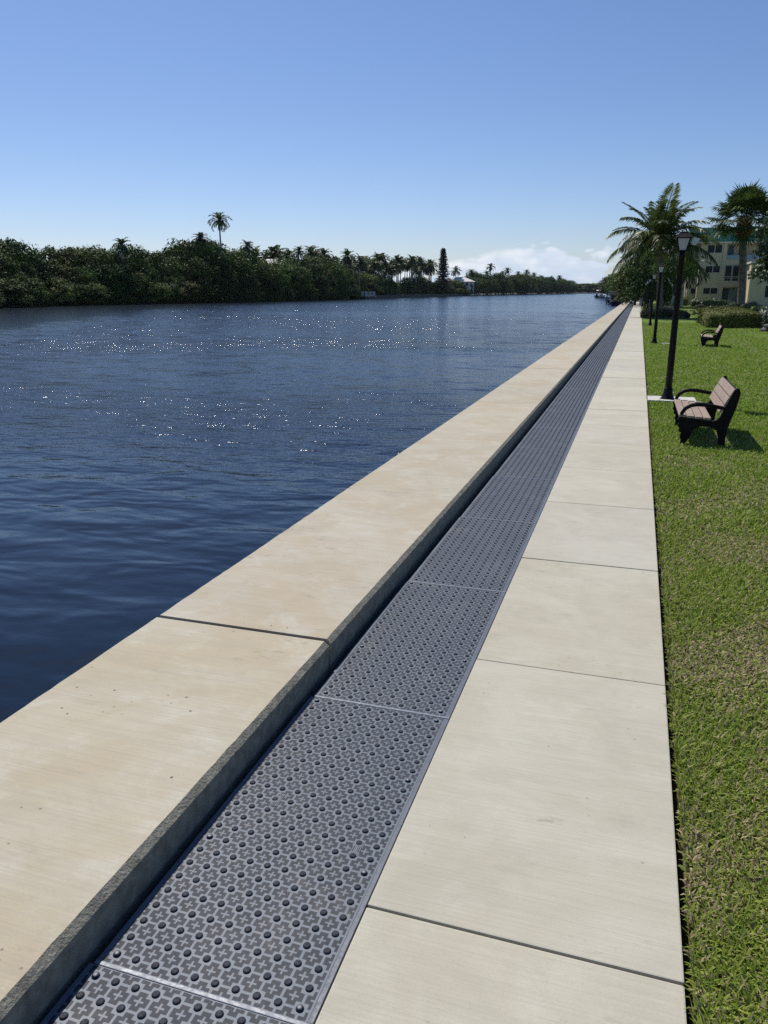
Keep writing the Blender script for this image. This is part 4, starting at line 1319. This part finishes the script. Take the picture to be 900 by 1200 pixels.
b = MB(); b.box(12.2, 22.3, 103.6, FY + .39, 4.9, 5.1); b.build('parapet', [M['trimw']], ap)
# mansard roof with standing seams
b = MB()
b.prism([(FY - .45, 7.8), (FY - .40, 7.95), (FY + .55, 9.55), (FY + 13, 9.6), (FY + 14, 7.8)], 'x', 5.5, 26)
x = 5.55
while x < 26:
    b.prism([(FY - .46, 7.86), (FY - .47, 7.99), (FY + .52, 9.62), (FY + .60, 9.57)], 'x', x, x + .10)
    x += .52
b.build('roof', [M['green']], ap)
b = MB(); b.box(5.6, 26, FY - .40, FY - .06, 7.62, 7.79); b.build('fascia', [M['trimw']], ap)
def win(x0, x1, z0, z1, y, mull=1, gm_='glass', name='window'):
    b = MB()
    e = .05
    b.box(x0 - e, x1 + e, y - .05, y - .003, z0 - e, z0); b.box(x0 - e, x1 + e, y - .05, y - .003, z1, z1 + e)
    b.box(x0 - e, x0, y - .05, y - .003, z0, z1); b.box(x1, x1 + e, y - .05, y - .003, z0, z1)
    for k_ in range(mull):
        xm = x0 + (x1 - x0) * (k_ + 1) / (mull + 1)
        b.box(xm - .035, xm + .035, y - .048, y - .004, z0, z1)
    f_ = b.build(name, [M['trimw']], ap)
    b = MB(); b.box(x0, x1, y - .02, y - .005, z0, z1); b.build('pane', [M[gm_]], f_)
for z0, z1 in ((1.38, 2.12), (4.03, 4.84), (6.45, 7.4)): win(7.86, 9.56, z0, z1, FY)
win(6.45, 7.0, 1.4, 2.08, FY + 2, 0); win(6.45, 7.0, 4.0, 4.8, FY + 2, 0)
for (x0, x1) in ((10.25, 10.98), (11.14, 11.84), (12.68, 13.3)):
    win(x0, x1, 3.55, 4.84, FY + .06, 0); win(x0, x1, 3.0, 3.32, FY + .055, 0)
win(10.45, 11.15, 5.75, 7.45, FY + 1.6, 0, 'teal', 'door'); win(11.7, 12.6, 5.75, 7.45, FY + 1.6, 0)
b = MB(); b.box(10.17, 14.6, FY - .03, FY + .01, 5.64, 6.15); b.build('balcony_panel', [M['bluegl']], ap)
win(10.25, 11.1, .12, 2.06, FY + 1.6, 0, 'teal', 'door'); win(11.2, 12.1, .12, 2.06, FY + 1.6, 0, 'bluegl', 'door'); win(12.7, 13.4, .12, 2.06, FY + 1.6, 0)
win(14.12, 15.4, 1.0, 2.35, 104, 1); win(17, 18.4, 1.0, 2.35, 104, 1)

# white cottage and pale car far behind the palm
hip_house('cottage', 'small white roofed building seen behind the first lantern post', (7.4, 152, -.3), 1.6, 2.2, 2.6, 3.6, 2)
M['carpaint'] = worn('silver blue car paint', (0.42, 0.46, 0.50), 0.25, 0.5, 3, .05, 0)
M['tyre'] = worn('black tyre', (0.015, 0.015, 0.015), .85, 0, 10, .2, 0)
car = thing('parked_car', 'pale silver car parked beyond the lawn behind the lantern posts', 'car', (4.6, 121, -.03))
b = MB(); b.prism([(-2.0, .25), (2.0, .25), (2.05, .6), (1.9, .78), (1.1, .86), (.55, 1.3), (-.9, 1.32), (-1.5, .9), (-2.0, .82), (-2.08, .5)], 'y', -.82, .82); b.build('body', [M['carpaint']], car, .06, 3)
b = MB(); b.prism([(.98, .88), (.50, 1.26), (-.86, 1.27), (-1.36, .9)], 'y', -.835, .835); b.build('window', [M['glass']], car)
for x in (-1.25, 1.25):
    for y in (-.74, .74):
        b = MB(); b.tube([(x, y - .1, .31), (x, y + .1, .31)], .31, 18); w_ = b.build('wheel', [M['tyre']], car)
        b = MB(); s_ = 1 if y > 0 else -1; b.tube([(x, y + s_ * .1, .31), (x, y + s_ * .112, .31)], .19, 14); b.build('rim', [M['screw']], w_)

# ------------------------------------------------------------------ boat, dock at the far right end
M['navy'] = worn('navy boat canvas', (0.015, 0.02, 0.06), .8, 0, 4, .2, .2)
M['hull'] = worn('white gelcoat hull', (0.68, 0.69, 0.70), .3, 0, 2, .08, 0)
def boat(label, loc, rz, sc, canvas):
    t_ = thing('motor_boat', label, 'boat', loc, rz, None, sc)
    b = MB()
    secs = [(-3.0, 1.1, .75), (-1, 1.2, .75), (1.2, 1.0, .85), (2.4, .55, 1.0), (3.1, .04, 1.1)]
    rings = [[b.bm.verts.new(p) for p in ((x, -w_, h), (x, -w_ * .85, .1), (x, 0, -.35), (x, w_ * .85, .1), (x, w_, h))] for x, w_, h in secs]
    for a_, c2 in zip(rings, rings[1:]):
        for k_ in range(4): b.bm.faces.new((a_[k_], a_[k_ + 1], c2[k_ + 1], c2[k_]))
        b.bm.faces.new((a_[4], a_[0], c2[0], c2[4]))
    b.bm.faces.new(rings[0]); b.bm.faces.new(rings[-1][::-1])
    b.build('hull', [M['navy'] if canvas is M['navy'] else M['hull']], t_)
    b = MB(); b.prism([(-.2, .8), (.9, .9), (.5, 1.5), (-.2, 1.5)], 'y', -.55, .55); b.build('console', [canvas], t_, .04)
    b = MB()
    b.prism([(-1.6, 2.25), (1.1, 2.25), (.9, 2.4), (-1.4, 2.42)], 'y', -1.0, 1.0); b.build('canopy', [canvas], t_, .03)
    for x in (-1.4, .9):
        for y in (-.9, .9):
            b = MB(); b.tube([(x, y, .7), (x, y, 2.25)], .03, 6); b.build('canopy_post', [M['screw']], t_)
    b = MB(); b.box(-3.5, -3.0, -.25, .25, -.2, 1.2); b.build('outboard_motor', [M['black']], t_, .06)
    return t_
boat('dark navy boat with canopy moored outside the far end of the seawall', (-4.4, 158, -.75), R(95), .85, M['navy'])
boat('second boat with dark cover moored behind the navy canopied boat', (-5.2, 176, -.75), R(88), 1.0, M['navy'])
boat('small white boat at the far right of the canal below the dark trees', (-14.8, 330, -.7), R(70), 1.2, M['hull'])
for s, (x, y) in enumerate(((-2.9, 143), (-4.3, 168), (-6.8, 182))):
    b = MB(); b.lathe([(.13, -2.5), (.12, .9 + .5 * s), (.02, 1.15 + .5 * s)], seg=9)
    o = b.build('wooden_pile', [M['bankwall']]); o.location = (x, y, 0)
    tag(o, ('short dark pile close to the outer edge of the seawall', 'dark pile between the two moored boats', 'tallest dark pile beyond the moored boats')[s], 'pile', 'piles by the moored boats')
